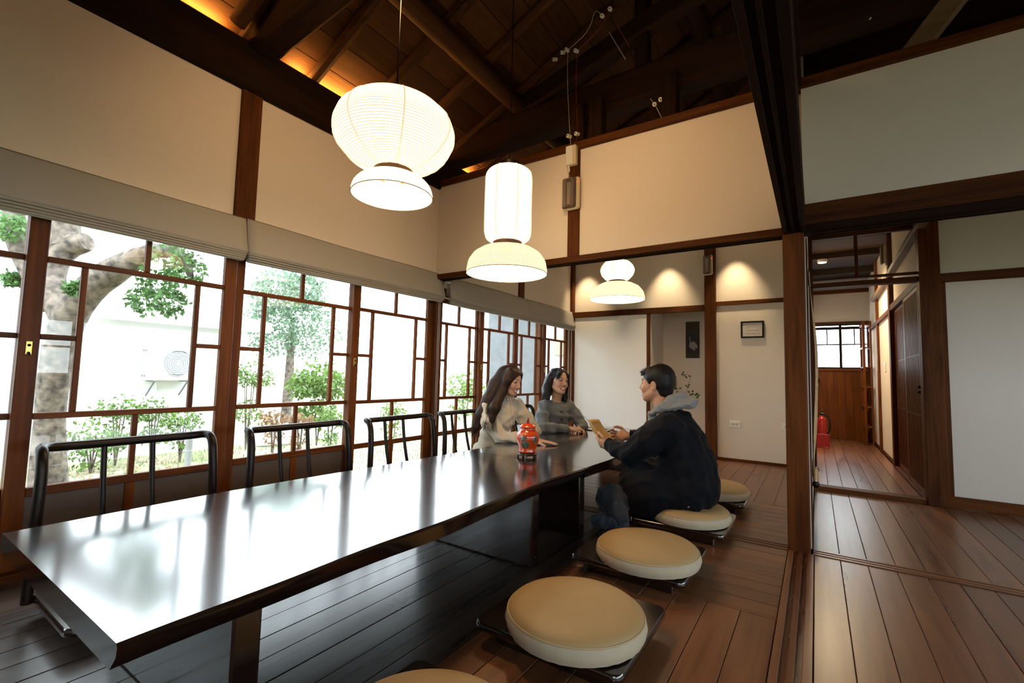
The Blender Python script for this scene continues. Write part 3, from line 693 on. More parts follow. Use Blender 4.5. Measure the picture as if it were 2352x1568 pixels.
blind(3.17, 4.545, 'grey linen roman blind beyond the corner post', 3.1)
blind(4.55, 5.77, 'grey linen roman blind in the far room corner', 4.4)
def chain(x, y, ztop, zbot, label):
    r = thing('blind_chain', label, 'chain', (x, y, zbot), 'bead chains of the blinds')
    for s in (-0.009, 0.009):
        b = MB(); z = zbot+0.01
        while z < ztop: b.sphere((x, y+s, z), 0.0026, 6, 4); z += 0.0085
        o = b.build('bead_strand', 'white_plastic', r, True); o['kind'] = 'stuff'
    MB().tube([(x, y-0.009, zbot+0.01), (x, y-0.004, zbot+0.001), (x, y+0.004, zbot+0.001), (x, y+0.009, zbot+0.01)], 0.0022, 6).build('chain_loop', 'white_plastic', r, True)
    return r
chain(XL+0.066, 3.02, 1.585, 0.45, 'white bead chain hanging beside the corner post')
chain(XL+0.056, 5.70, 1.585, 0.50, 'white bead chain hanging in the far room corner')
tas = thing('cord_tassel', 'grey cord tassel hanging from the lintel end by the corner post', 'tassel', (XL+0.07, 3.125, 1.62))
MB().cbox((XL+0.055, 3.10, 1.735), (XL+0.085, 3.14, 1.749), 0.002).build('clip', 'white_plastic', tas)
M['tassel'] = plain('grey_cord', (0.22, 0.21, 0.20), 0.8)
for k in range(9):
    a = 0.003*(k-4); MB().tube([(XL+0.07, 3.12+a*0.6, 1.737), (XL+0.072+0.004*math.sin(k), 3.125+a*1.6, 1.69), (XL+0.074+0.006*math.cos(k*2), 3.127+a*2.6, 1.615+0.004*(k % 3))], 0.0016, 5).build('cord', M['tassel'], tas, True)

# ---- paper pendant lamps
def paper_mat(name, base, line, pitch):
    m, nt, b = new_mat(name); nt.nodes.remove(b); out = nt.nodes['Material Output']
    sx = N(nt, 'ShaderNodeAttribute'); sx.attribute_name = 'arc'
    mu = N(nt, 'ShaderNodeMath', operation='MULTIPLY'); mu.inputs[1].default_value = 1/pitch; nt.links.new(sx.outputs['Fac'], mu.inputs[0])
    fr = N(nt, 'ShaderNodeMath', operation='FRACT'); nt.links.new(mu.outputs[0], fr.inputs[0])
    r = ramp(nt, [(0.0, line), (0.18, line), (0.30, base), (0.90, base)]); nt.links.new(fr.outputs[0], r.inputs[0])
    em = N(nt, 'ShaderNodeEmission'); em.inputs['Strength'].default_value = 1.0; nt.links.new(r.outputs[0], em.inputs['Color'])
    nt.links.new(em.outputs[0], out.inputs[0]); return m
M['paper'] = paper_mat('glowing_paper', (4.4, 2.75, 1.30), (0.82, 0.66, 0.43), 0.0115)
M['paper_hot'] = paper_mat('brightly_glowing_paper', (6.2, 3.9, 1.85), (1.7, 1.2, 0.75), 0.0115)
M['paper_low'] = paper_mat('softly_glowing_paper', (2.1, 1.45, 0.84), (0.92, 0.70, 0.43), 0.0115)
M['paper_in'] = plain('paper_inside', (0.85, 0.78, 0.6), 0.8, emit=((1.0, 0.84, 0.56), 1.5))
M['walnut'] = wood('walnut_ring', (0.03, 0.014, 0.006), (0.07, 0.032, 0.014), 'x', 0.45)
def ribbed(prof, pitch=0.0115, amp=0.0012):
    """resample a profile finely, adding the small scallops of the paper between wire rings"""
    P = np.array(prof, float); s = np.r_[0, np.cumsum(np.linalg.norm(np.diff(P, axis=0), axis=1))]
    t = np.linspace(0, s[-1], int(s[-1]/0.004)+2); r = np.interp(t, s, P[:, 0]); z = np.interp(t, s, P[:, 1])
    for _ in range(6): r[1:-1] = (r[:-2]+2*r[1:-1]+r[2:])/4; z[1:-1] = (z[:-2]+2*z[1:-1]+z[2:])/4
    r = r+amp*np.abs(np.sin(math.pi*z/pitch)); return list(zip(r, z))
def arc_attr(o, prof, n):
    """length along the shade profile, stored per vertex, places the wire rings evenly"""
    P = np.array(prof); a = np.r_[0, np.cumsum(np.linalg.norm(np.diff(P, axis=0), axis=1))]
    at_ = o.data.attributes.new('arc', 'FLOAT', 'POINT'); at_.data.foreach_set('value', np.repeat(a, n).astype(np.float32)); return o
M['seam'] = plain('paper_seam', (0.6, 0.5, 0.3), 0.8, emit=((1.0, 0.80, 0.52), 0.75))
def pendant(loc, upper, lower, ring_r, ring_z, ztop, label, mats, cord_top):
    t = thing('paper_pendant_lamp', label, 'pendant lamp', loc, 'paper pendant lamps')
    arc_attr(MB().lathe(ribbed(upper), loc, 56, caps=False).build('upper_shade', mats[0], t, 'full'), ribbed(upper), 56)
    lo = arc_attr(MB().lathe(ribbed(lower), loc, 56, caps=False).build('lower_shade', mats[1], t, 'full'), ribbed(lower), 56)
    MB().lathe([(r-0.003, z) for r, z in lower], loc, 48, caps=False).build('lining', 'paper_in', lo, 'full')
    R0 = lower[0][0] if lower[0][1] < lower[-1][1] else lower[-1][0]; Z0 = min(z for _, z in lower)
    MB().tube([(loc[0]+(R0+0.0005)*math.cos(a), loc[1]+(R0+0.0005)*math.sin(a), loc[2]+Z0) for a in np.linspace(0, 2*math.pi, 56, endpoint=False)], 0.0022, 5, closed=True).build('rim', plain('dark_rim', (0.05, 0.04, 0.03), 0.5), t, True)
    MB().lathe([(ring_r*0.8, ring_z-0.012), (ring_r, ring_z-0.012), (ring_r, ring_z+0.012), (ring_r*0.8, ring_z+0.012)], loc, 40).build('collar', 'walnut', t, True)
    MB().lathe([(ring_r*0.9, ztop-0.004), (ring_r*0.95, ztop+0.0), (ring_r*0.95, ztop+0.026), (ring_r*0.85, ztop+0.030)], loc, 40).build('cap', 'black_iron', t, True)
    MB().sphere((loc[0], loc[1], loc[2]+ring_z-0.06), 0.04, 12, 8).build('bulb', plain('lamp_bulb', (1, 1, 1), 0.5, emit=((1.0, 0.80, 0.52), 6.0)), t, True)
    MB().tube([(loc[0], loc[1], loc[2]+ztop+0.02), (loc[0], loc[1], cord_top)], 0.0035, 6).build('cord', 'black_iron', t)
    pl_ = bpy.data.lights.new('bulb_light', 'POINT'); pl_.energy = 20; pl_.color = (1.0, 0.64, 0.33); pl_.shadow_soft_size = 0.05
    po_ = bpy.data.objects.new('bulb_light', pl_); C.objects.link(po_); po_.parent = t; po_.location = (0, 0, max(0.0, ring_z-0.11))
    for k in range(7):      # vertical seams of the paper
        a = 0.30+k*2*math.pi/7
        MB().tube([(loc[0]+(r+0.0012)*math.cos(a), loc[1]+(r+0.0012)*math.sin(a), loc[2]+z) for r, z in ribbed(upper)[::3]], 0.003, 4).build('seam', 'seam', t)
    return t
LX = -1.60
pendant((-1.572, 1.365, 1.705), [(0.088, 0.430), (0.14, 0.423), (0.205, 0.400), (0.25, 0.355), (0.268, 0.305), (0.268, 0.27), (0.245, 0.22), (0.20, 0.17), (0.14, 0.135), (0.088, 0.118)],
        [(0.178, 0.0), (0.177, 0.02), (0.168, 0.045), (0.148, 0.068), (0.12, 0.085), (0.088, 0.092)], 0.088, 0.105, 0.430, 'paper pendant lamp with a wide globe over a smaller dome', ('paper', 'paper_hot'), 3.585)
pendant((-1.60, 2.33, 1.545), [(0.09, 0.675), (0.115, 0.668), (0.138, 0.650), (0.147, 0.615), (0.147, 0.45), (0.147, 0.30), (0.146, 0.255), (0.136, 0.225), (0.11, 0.209), (0.09, 0.205)],
        [(0.252, 0.0), (0.250, 0.03), (0.240, 0.08), (0.210, 0.125), (0.16, 0.158), (0.09, 0.176)], 0.092, 0.190, 0.675, 'paper pendant lamp with a tall cylinder over a wide dome', ('paper_hot', 'paper_low'), 3.585)
pendant((-1.66, 4.40, 1.70), [(0.08, 0.40), (0.12, 0.385), (0.155, 0.345), (0.17, 0.30), (0.155, 0.25), (0.12, 0.21), (0.085, 0.192)],
        [(0.272, 0.0), (0.270, 0.03), (0.255, 0.08), (0.215, 0.13), (0.15, 0.165), (0.085, 0.175)], 0.088, 0.183, 0.40, 'paper pendant lamp with a small globe over a wide dome, hanging in the far room', ('paper_hot', 'paper_low'), 3.555)

# ---- hidden strip light on the wall plate, warming the lowest roof boards
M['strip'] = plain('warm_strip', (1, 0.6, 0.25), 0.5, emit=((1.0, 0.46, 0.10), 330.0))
for i, (a, b) in enumerate(((-0.6, 1.18), (1.58, 2.9), (3.4, 4.7))):
    s_ = thing('strip_light', ['warm strip light lying on the wall plate before the tie beam', 'warm strip light lying on the wall plate beyond the tie beam', 'warm strip light lying on the wall plate of the far room'][i], 'light', (XL-0.04, (a+b)/2, 2.905), 'strip lights on the wall plate')
    B('channel', 'white_plastic', (XL-0.055, a, 2.905), (XL-0.025, b, 2.913), s_, 0.001)
    MB().box((XL-0.050, a+0.01, 2.913), (XL-0.030, b-0.01, 2.917)).build('diffuser', 'strip', s_)
# ---- three spotlights washing the back wall
def spot(x, y, z, label, power, grp):
    t = thing('spotlight', label, 'spotlight', (x, y, z), grp)
    MB().lathe([(0.028, 0.0), (0.032, 0.004), (0.032, 0.07), (0.02, 0.085)], (x, y, z), 20).build('housing', 'white_plastic', t, True)
    MB().lathe([(0.024, -0.001), (0.024, 0.0005)], (x, y, z), 20).build('lens', plain('spot_lens', (1, 1, 1), 0.5, emit=((1, 0.80, 0.5), 12.0)), t)
    MB().tube([(x, y, z+0.08), (x, y, z+0.42)], 0.006, 6).build('stem', 'white_plastic', t)
    l = bpy.data.lights.new('spot_beam', 'SPOT'); l.energy = power; l.color = (1.0, 0.74, 0.42); l.spot_size = math.radians(62); l.spot_blend = 0.9; l.shadow_soft_size = 0.03
    o = bpy.data.objects.new('spot_beam', l); C.objects.link(o); o.parent = t; o.location = (0, 0.0, -0.012); o.rotation_euler = (0.30, 0, 0)
    return t
SPG = 'spotlights above the back wall'
spot(-2.62, 5.56, 2.56, 'small spotlight above the white sliding panel', 60, SPG)
spot(-1.52, 5.56, 2.56, 'small spotlight above the picture alcove', 60, SPG)
spot(-0.75, 5.56, 2.56, 'small spotlight above the small framed picture', 60, SPG)
struct(MB().cbox((-2.84, 5.53, 2.97), (-0.14, 5.59, 3.0), 0.003).build('trim_70', 'dark_x'), 'dark batten carrying the spotlights')
dl = thing('downlight', 'small warm downlight in the corridor ceiling', 'downlight', (0.10, 7.235, 2.50))
MB().lathe([(0.05, 0.0), (0.055, 0.006), (0.055, 0.04)], (0.10, 7.235, 2.50), 24).build('housing', 'white_plastic', dl, True)
MB().lathe([(0.045, -0.002), (0.045, 0.001)], (0.10, 7.235, 2.50), 24).build('lens', plain('downlight_lens', (1, 1, 1), 0.5, emit=((1, 0.78, 0.45), 30.0)), dl)

l_ = bpy.data.lights.new('downlight_beam', 'SPOT'); l_.energy = 260; l_.color = (1.0, 0.76, 0.45); l_.spot_size = math.radians(165); l_.spot_blend = 0.8; l_.shadow_soft_size = 0.04
o_ = bpy.data.objects.new('downlight_beam', l_); C.objects.link(o_); o_.parent = dl; o_.location = (0, 0, -0.01)

# ---- spotlights added on the first tie beam, out of view, to warm the plaster
def added_spot(x, y, z, target, power, label, size=80):
    t = thing('added_spotlight', label, 'spotlight', (x, y, z), 'added spotlights on the tie beam'); d = unit_(np.array(target)-np.array([x, y, z])); p = np.array([x, y, z])
    MB().tube([p-d*0.09, p-d*0.08, p+d*0.0, p+d*0.01], [0.025, 0.035, 0.038, 0.036], 16).build('housing', 'black_iron', t, True)
    MB().tube([p+d*0.0101, p+d*0.0115], 0.031, 16).build('lens', plain('spot_lens', (1, 1, 1), 0.5, emit=((1, 0.76, 0.44), 8.0)), t)
    MB().tube([p-d*0.04, p-d*0.04+np.array([0, 0, 0.08])], 0.008, 8).build('bracket', 'black_iron', t)
    l = bpy.data.lights.new('spot_beam', 'SPOT'); l.energy = power; l.color = (1.0, 0.60, 0.28); l.spot_size = math.radians(size); l.spot_blend = 1.0; l.shadow_soft_size = 0.08
    o = bpy.data.objects.new('spot_beam', l); C.objects.link(o); o.parent = t; o.location = tuple(d*0.03); o.rotation_euler = Vector(d).to_track_quat('-Z', 'Y').to_euler()
def unit_(v): return v/np.linalg.norm(v)
added_spot(-1.15, 1.50, 2.87, (-1.2, 3.05, 2.0), 40, 'added black spotlight on the tie beam turned to the plaster panels')
added_spot(-0.55, 1.50, 2.92, (-0.7, 3.05, 2.3), 22, 'added black spotlight on the tie beam nearest the overhead beam')
added_spot(-1.30, 1.26, 2.86, (-2.86, 1.6, 2.1), 36, 'added black spotlight on the tie beam turned to the window wall')
# ================================================================ SMALLER THINGS
# ---- red lidded jar on a carved stand
VX, VY, VZ = -1.515, 2.475, 0.397
_v = at(1211, 1050, 'z', 0.397); VX, VY = float(_v[0]), float(_v[1])
def jar_mat():
    m, nt, b = new_mat('red_glaze'); tc = N(nt, 'ShaderNodeTexCoord')
    red = (0.58, 0.055, 0.008); dark = (0.05, 0.075, 0.055); pale = (0.20, 0.24, 0.17); pink = (0.42, 0.05, 0.06)
    sx = N(nt, 'ShaderNodeSeparateXYZ'); nt.links.new(tc.outputs['Object'], sx.inputs[0])
    def disc(cx, cy, cz, r, ry=None):       # painted roundel: distance from a point on the jar surface, wobbling edge
        sub = N(nt, 'ShaderNodeVectorMath', operation='SUBTRACT'); sub.inputs[1].default_value = (cx, cy, cz); nt.links.new(tc.outputs['Object'], sub.inputs[0])
        ml = N(nt, 'ShaderNodeVectorMath', operation='MULTIPLY'); ml.inputs[1].default_value = (1/r, 1/r, 1/(ry or r)); nt.links.new(sub.outputs[0], ml.inputs[0])
        ln = N(nt, 'ShaderNodeVectorMath', operation='LENGTH'); nt.links.new(ml.outputs[0], ln.inputs[0])
        no = N(nt, 'ShaderNodeTexNoise', Scale=60.0, Detail=2.0); nt.links.new(tc.outputs['Object'], no.inputs['Vector'])
        ad = N(nt, 'ShaderNodeMath', operation='MULTIPLY_ADD'); ad.inputs[1].default_value = 0.9; ad.inputs[2].default_value = -0.45; nt.links.new(no.outputs['Fac'], ad.inputs[0])
        su = N(nt, 'ShaderNodeMath', operation='ADD'); nt.links.new(ln.outputs['Value'], su.inputs[0]); nt.links.new(ad.outputs[0], su.inputs[1])
        lt = N(nt, 'ShaderNodeMath', operation='LESS_THAN'); lt.inputs[1].default_value = 0.9; nt.links.new(su.outputs[0], lt.inputs[0]); return lt
    n2 = N(nt, 'ShaderNodeTexNoise', Scale=110.0, Detail=3.0); nt.links.new(tc.outputs['Object'], n2.inputs['Vector'])
    pat = ramp(nt, [(0.40, dark), (0.52, (0.08, 0.10, 0.08)), (0.62, pale)]); nt.links.new(n2.outputs['Fac'], pat.inputs[0])
    flo = ramp(nt, [(0.45, pink), (0.6, (0.6, 0.22, 0.06))]); nt.links.new(n2.outputs['Fac'], flo.inputs[0])
    cur = None
    # direction towards the room's open side
    for (ang, z, r, rz, src) in ((-1.25, 0.085, 0.034, 0.028, pat), (-1.40, 0.128, 0.026, 0.020, pat), (-1.38, 0.152, 0.028, 0.014, flo), (-0.35, 0.12, 0.016, 0.03, pat), (2.2, 0.10, 0.04, 0.05, pat)):
        d = disc(0.074*math.cos(ang), 0.074*math.sin(ang), z, r, rz)
        mx = N(nt, 'ShaderNodeMix', data_type='RGBA'); nt.links.new(d.outputs[0], mx.inputs[0])
        if cur is None: mx.inputs[6].default_value = (*red, 1)
        else: nt.links.new(cur.outputs[2], mx.inputs[6])
        nt.links.new(src.outputs[0], mx.inputs[7]); cur = mx
    nt.links.new(cur.outputs[2], b.inputs['Base Color']); b.inputs['Roughness'].default_value = 0.12; b.inputs['Coat Weight'].default_value = 0.6
    return m
M['jar'] = jar_mat(); M['jar_red'] = plain('plain_red_glaze', (0.58, 0.055, 0.008), 0.12, coat=0.6, noise=0.08, nscale=30)
M['stand'] = plain('carved_rosewood', (0.035, 0.015, 0.008), 0.3)
jar = thing('lidded_jar', 'orange-red porcelain jar with painted vases on a carved stand', 'jar', (VX, VY, VZ))
q = (VX, VY, VZ)
MB().lathe([(0.048, 0.034), (0.056, 0.036), (0.056, 0.044), (0.052, 0.052), (0.058, 0.072), (0.068, 0.095), (0.074, 0.118), (0.0745, 0.135), (0.068, 0.155), (0.054, 0.170), (0.047, 0.176), (0.0465, 0.188), (0.050, 0.192)], q, 48).build('body', 'jar', jar, 'full')
lid = MB().lathe([(0.052, 0.190), (0.056, 0.193), (0.052, 0.198), (0.040, 0.208), (0.022, 0.214), (0.008, 0.216)], q, 40).build('lid', 'jar_red', jar, 'full')
MB().lathe([(0.006, 0.214), (0.010, 0.222), (0.0095, 0.232), (0.004, 0.246), (0.001, 0.252)], q, 16).build('finial', plain('dark_red_finial', (0.22, 0.012, 0.008), 0.15), lid, True)
st = MB().lathe([(0.050, 0.014), (0.060, 0.016), (0.062, 0.026), (0.058, 0.030), (0.052, 0.032)], q, 24).build('stand', 'stand', jar, True)
for k in range(5):
    a = k*2*math.pi/5-1.2; MB().tube([(VX+0.055*math.cos(a), VY+0.055*math.sin(a), VZ+0.018), (VX+0.060*math.cos(a), VY+0.060*math.sin(a), VZ+0.010), (VX+0.061*math.cos(a), VY+0.061*math.sin(a), VZ)], [0.009, 0.008, 0.006], 8).build('foot', 'stand', st, True)

# ---- slim open notebook computer lying beside the short-haired woman
_l = at(1356, 988, 'z', 0.397)
lap = thing('laptop', 'thin pale laptop lying on the table beside the grey-clad woman', 'laptop', (float(_l[0])+0.02, float(_l[1])+0.10, 0.397)); LXP, LYP = lap.location.x, lap.location.y
M['alu'] = plain('pale_metal', (0.62, 0.60, 0.54), 0.4, metal=0.3)
slab(0.30, 0.21, 0.012, [(0.006, 0.0), (0.0, 0.004), (0.0, 0.010), (0.003, 0.012)]).build('base', 'alu', lap, True, local=True)
kb = MB()
for r_ in range(5):
    for c_ in range(12): kb.cbox((-0.125+c_*0.021, -0.01+r_*0.019-0.03, 0.012), (-0.107+c_*0.021, 0.006+r_*0.019-0.03, 0.0135), 0.001)
kbo = kb.build('keyboard', 'black_iron', lap, local=True); kbo['kind'] = 'stuff'
MB().cbox((-0.045, -0.098, 0.0118), (0.045, -0.05, 0.0124), 0.0004).build('touchpad', 'white_plastic', lap, local=True)
# ---- emergency lights, junction box and old ceramic wiring knobs
M['lens'] = plain('clear_ribbed_lens', (0.10, 0.075, 0.06), 0.15, noise=0.3, nscale=90, coat=0.5)
M['reflector'] = plain('silver_reflector', (0.6, 0.55, 0.5), 0.25, metal=0.7)
M['led_red'] = plain('red_indicator', (0.8, 0.02, 0.02), 0.4, emit=((1, 0.05, 0.03), 4.0))
def emergency(cx, y, z0, z1, w, label, face=-1, axis='y'):
    """box lamp fixed to a post; face = outward direction along the axis"""
    h = z1-z0; d = 0.055
    def mp(b):
        if axis == 'y': return b.xform(lambda p: (cx+p[0], y+face*(0.0-p[1])*-1, p[2]+z0))
        return b.xform(lambda p: (cx+face*p[1], y+p[0], p[2]+z0))
    loc = (cx, y, z0); t = thing('emergency_light', label, 'emergency light', loc, 'emergency lights')
    mp(MB().cbox((-w/2, 0, 0), (w/2, d*0.6, h), 0.012)).build('case', 'cream_plastic', t)
    c = mp(MB().cbox((-w/2+0.006, d*0.6, 0.006), (w/2-0.02, d, h-0.006), 0.012)).build('cover', 'lens', t)
    mp(MB().cbox((-0.018, d+0.0002, 0.03), (0.010, d+0.003, h-0.045), 0.001)).build('tube_lamp', 'reflector', c)
    for k in range(5): mp(MB().cbox((-w/2+0.012+k*0.006-0.001, d, 0.02), (-w/2+0.014+k*0.006, d+0.002, h-0.02), 0.0004)).build('rib', 'reflector', c)
    for k in range(3): mp(MB().cbox((0.016+k*0.006, d, 0.02), (0.018+k*0.006, d+0.002, h-0.02), 0.0004)).build('rib', 'reflector', c)
    mp(MB().cbox((w/2-0.014, d*0.6, h-0.05), (w/2-0.006, d*0.6+0.003, h-0.042), 0.001)).build('indicator', 'led_red', t)
    return t
emergency(-1.492, Y1-0.035, 2.15, 2.395, 0.135, 'emergency light on the short post between the plaster panels')
emergency(-1.045, Y2-0.06, 2.155, 2.395, 0.11, 'emergency light on the brown post beside the alcove')
emergency(0.70, 6.62, 2.27, 2.50, 0.11, 'emergency light on the corridor post', -1, 'x')
jb = thing('junction_box', 'cream junction box above the emergency light on the short post', 'junction box', (-1.49, Y1-0.075, 2.49))
B('case', 'cream_plastic', (-1.535, Y1-0.075, 2.49), (-1.45, Y1-0.0355, 2.64), jb, 0.005)
B('cover', 'white_plastic', (-1.53, Y1-0.082, 2.495), (-1.472, Y1-0.075, 2.635), jb, 0.003)
MB().tube([(-1.515, Y1-0.06, 2.49), (-1.508, Y1-0.06, 2.46), (-1.51, Y1-0.062, 2.44)], 0.006, 6).build('cable_gland', 'white_plastic', jb, True)
KN = 'ceramic wiring knobs in the roof'
def knob(p, d, label):
    p = np.array(p, float); d = np.array(d, float)/np.linalg.norm(d)
    t = thing('insulator_knob', label, 'insulator', tuple(p), KN)
    for a, b_, r in ((0.0, 0.016, 0.015), (0.022, 0.038, 0.015)): MB().tube([p+d*a, p+d*(a+0.002), p+d*(b_-0.002), p+d*b_], [r*0.8, r, r, r*0.8], 10).build('ceramic_half', 'ceramic', t, True)
    MB().tube([p-d*0.002, p+d*0.040], 0.005, 6).build('screw', 'black_iron', t)
    return t
yk = Y1-0.02
def K(px, py, y, label, d=(-0.25, -1, -0.15)):
    p = at(px, py, 'y', y); return knob(p, d, label), p
_, k1 = K(1311, 314, 3.04, 'ceramic knob just above the junction box on the white wire'); _, k2 = K(1329, 309, 3.04, 'ceramic knob just above the junction box on the red wire')
_, k3 = K(1306, 117, 3.09, 'ceramic knob high on the roof timber on the white wire'); _, k4 = K(1327, 119, 3.09, 'ceramic knob high on the roof timber on the red wire')
_, k5 = K(1297, 120, 3.10, 'ceramic knob touching the white-wire knob on the roof timber', (-0.5, -1, -0.5)); _, k6 = K(1279, 136, 3.10, 'lone ceramic knob low on the sloping roof timber', (-0.5, -1, -0.5))
_, k7 = K(1385, 38, 3.09, 'ceramic knob on the white wire near the purlin', (0.1, -1, -0.5)); _, k8 = K(1403, 22, 3.09, 'ceramic knob on the red wire near the purlin', (0.1, -1, -0.5))
_, k9 = K(1505, 240, 3.12, 'ceramic knob on the white wire behind the king post', (0.1, -1, -0.5)); _, k10 = K(1519, 229, 3.12, 'ceramic knob on the red wire behind the king post', (0.1, -1, -0.5))
_, k11 = K(1976, 47, 3.15, 'ceramic knob in the right-hand roof nearer the overhead beam', (-0.3, -1, -0.6)); _, k12 = K(1998, 40, 3.15, 'ceramic knob in the right-hand roof nearer the pale brace', (-0.3, -1, -0.6))
M['wire_white'] = plain('white_wire', (0.5, 0.47, 0.42), 0.5); M['wire_red'] = plain('red_wire', (0.30, 0.03, 0.015), 0.5)
def wire(pts, mat, label):
    o = MB().tube(bez([tuple(p) for p in pts], 2), 0.0022, 5).build('electric_wire', mat, None, True); return tag(o, label, 'wire', 'old wires in the roof')
off = np.array([0, -0.012, 0]); up = lambda p, dx, dy, dz: np.array(p)+np.array([dx, dy, dz])
wire([k3+off, up(k3, 0.004, -0.02, -0.3), k1+off], 'wire_white', 'white wire running straight between two knob pairs')
wire([k4+off, up(k4, -0.004, -0.02, -0.3), k2+off], 'wire_red', 'red wire running straight between two knob pairs')
wire([k1+off, up(k1, 0.01, -0.02, -0.06), (-1.50, Y1-0.07, 2.642)], 'wire_white', 'short white wire entering the junction box')
wire([k2+off, up(k2, -0.01, -0.02, -0.06), (-1.475, Y1-0.07, 2.642)], 'wire_red', 'short red wire entering the junction box')
wire([(-1.511, Y1-0.07, 2.44), (-1.507, Y1-0.07, 2.42), (-1.505, Y1-0.065, 2.397)], 'wire_white', 'short white cable between junction box and emergency light')
p_ = at(1366, 20, 'y', 2.95); wire([k3+off, (k3+p_)/2+np.array([0.07, 0, -0.03]), p_, k7+off], 'wire_white', 'sagging white wire between the upper knobs')
p_ = at(1390, 0, 'y', 2.95); wire([k4+off, (k4+p_)/2+np.array([0.08, 0, -0.05]), k8+off], 'wire_red', 'sagging red wire between the upper knobs')
wire([at(1399, 74, 'y', 3.06), at(1437, 137, 'y', 3.06)], 'wire_white', 'short stretch of white wire crossing below the upper beam')
wire([at(1417, 58, 'y', 3.06), at(1446, 108, 'y', 3.06)], 'wire_red', 'short stretch of red wire crossing below the upper beam')
wire([at(1478, 202, 'y', 3.18), at(1500, 236, 'y', 3.14), k9+off, at(1522, 276, 'y', 3.15)], 'wire_white', 'white wire dropping behind the top rail')
wire([at(1497, 195, 'y', 3.18), at(1514, 226, 'y', 3.14), k10+off, at(1526, 247, 'y', 3.15)], 'wire_red', 'red wire dropping behind the top rail')

# ---- pictures and sockets on the back wall
def crane_mat():
    m, nt, b = new_mat('painted_silk'); tc = N(nt, 'ShaderNodeTexCoord'); sx = N(nt, 'ShaderNodeSeparateXYZ'); nt.links.new(tc.outputs['Object'], sx.inputs[0])
    n = N(nt, 'ShaderNodeTexNoise', Scale=9.0, Detail=4.0); nt.links.new(tc.outputs['Object'], n.inputs['Vector'])
    ad = N(nt, 'ShaderNodeMath', operation='MULTIPLY_ADD'); ad.inputs[1].default_value = 0.12; nt.links.new(n.outputs['Fac'], ad.inputs[0]); nt.links.new(sx.outputs['Z'], ad.inputs[2])
    r = ramp(nt, [(0.08, (0.030, 0.020, 0.012)), (0.14, (0.008, 0.008, 0.013)), (0.32, (0.012, 0.012, 0.016)), (0.40, (0.035, 0.033, 0.03)), (0.46, (0.045, 0.03, 0.012)), (0.56, (0.06, 0.043, 0.016))]); nt.links.new(ad.outputs[0], r.inputs[0])
    nt.links.new(r.outputs[0], b.inputs['Base Color']); b.inputs['Roughness'].default_value = 0.7; return m
yp = 6.385; pa = at(1575, 739, 'y', yp); pb = at(1606, 822, 'y', yp)
pic = thing('bird_painting', 'tall narrow dark painting of a white bird in the alcove', 'painting', (float((pa[0]+pb[0])/2), yp, float(pb[2])))
ph = float(pa[2]-pb[2]); pw = float(pb[0]-pa[0]); cx = pic.location.x; z0 = pic.location.z
MB().box((cx-pw/2, yp, z0), (cx+pw/2, yp+0.0149, z0+ph)).build('panel', crane_mat(), pic)
def flat(poly, mat, nm, parent, y, t=0.0015):
    return MB().prism([(cx+u*pw/2, z0+v*ph) for u, v in poly], 'y', y-t, y).build(nm, mat, parent)
M['bird'] = plain('pale_bird_paint', (0.30, 0.28, 0.30), 0.8, noise=0.15, nscale=40)
flat([(-0.45, 0.36), (-0.35, 0.44), (-0.2, 0.42), (0.0, 0.455), (0.3, 0.44), (0.55, 0.40), (0.72, 0.34), (0.74, 0.26), (0.55, 0.265), (0.45, 0.31), (0.4, 0.20), (0.2, 0.22), (0.0, 0.245), (-0.3, 0.27), (-0.5, 0.32)], 'bird', 'bird_body', pic, yp)
flat([(-0.47, 0.36), (-0.30, 0.40), (-0.26, 0.46), (-0.36, 0.53), (-0.33, 0.58), (-0.42, 0.585), (-0.50, 0.55), (-0.43, 0.52), (-0.36, 0.46)], 'bird', 'bird_neck', pic, yp)
yf = Y2-0.02; fa = at(1701, 738, 'y', yf); fb = at(1755, 775, 'y', yf)
frm = thing('picture_frame', 'small black-framed drawing on the back wall', 'picture frame', (float((fa[0]+fb[0])/2), yf, float(fb[2])))
fx0, fx1, fz0, fz1 = float(fa[0]), float(fb[0]), float(fb[2]), float(fa[2]); w_ = 0.018
for lo, hi in (((fx0, fz0), (fx1, fz0+w_)), ((fx0, fz1-w_), (fx1, fz1)), ((fx0, fz0+w_), (fx0+w_, fz1-w_)), ((fx1-w_, fz0+w_), (fx1, fz1-w_))):
    B('frame_bar', 'black_iron', (lo[0], yf, lo[1]), (hi[0], yf+0.0199, hi[1]), frm, 0.002)
mt = MB().box((fx0+w_, yf+0.008, fz0+w_), (fx1-w_, yf+0.018, fz1-w_)).build('paper', plain('pale_paper', (0.62, 0.58, 0.54), 0.6), frm)
M['ink'] = plain('faint_ink', (0.22, 0.19, 0.17), 0.8)
pwid = fx1-fx0-2*w_; phei = fz1-fz0-2*w_
def stroke(pts, r=0.0012): MB().tube([(fx0+w_+u*pwid, yf+0.0075, fz0+w_+v*phei) for u, v in pts], r, 4).build('pencil_line', M['ink'], frm)
stroke([(0.22, 0.75), (0.24, 0.45), (0.62, 0.42), (0.72, 0.40), (0.85, 0.42), (0.92, 0.78)]); stroke([(0.22, 0.75), (0.5, 0.72), (0.92, 0.78)]); stroke([(0.72, 0.40), (0.78, 0.70)])
for a, b in ((0.15, 0.22), (0.30, 0.40), (0.5, 0.68), (0.75, 0.88)): stroke([(a, 0.20), ((a+b)/2, 0.23), (b, 0.19)], 0.0018)
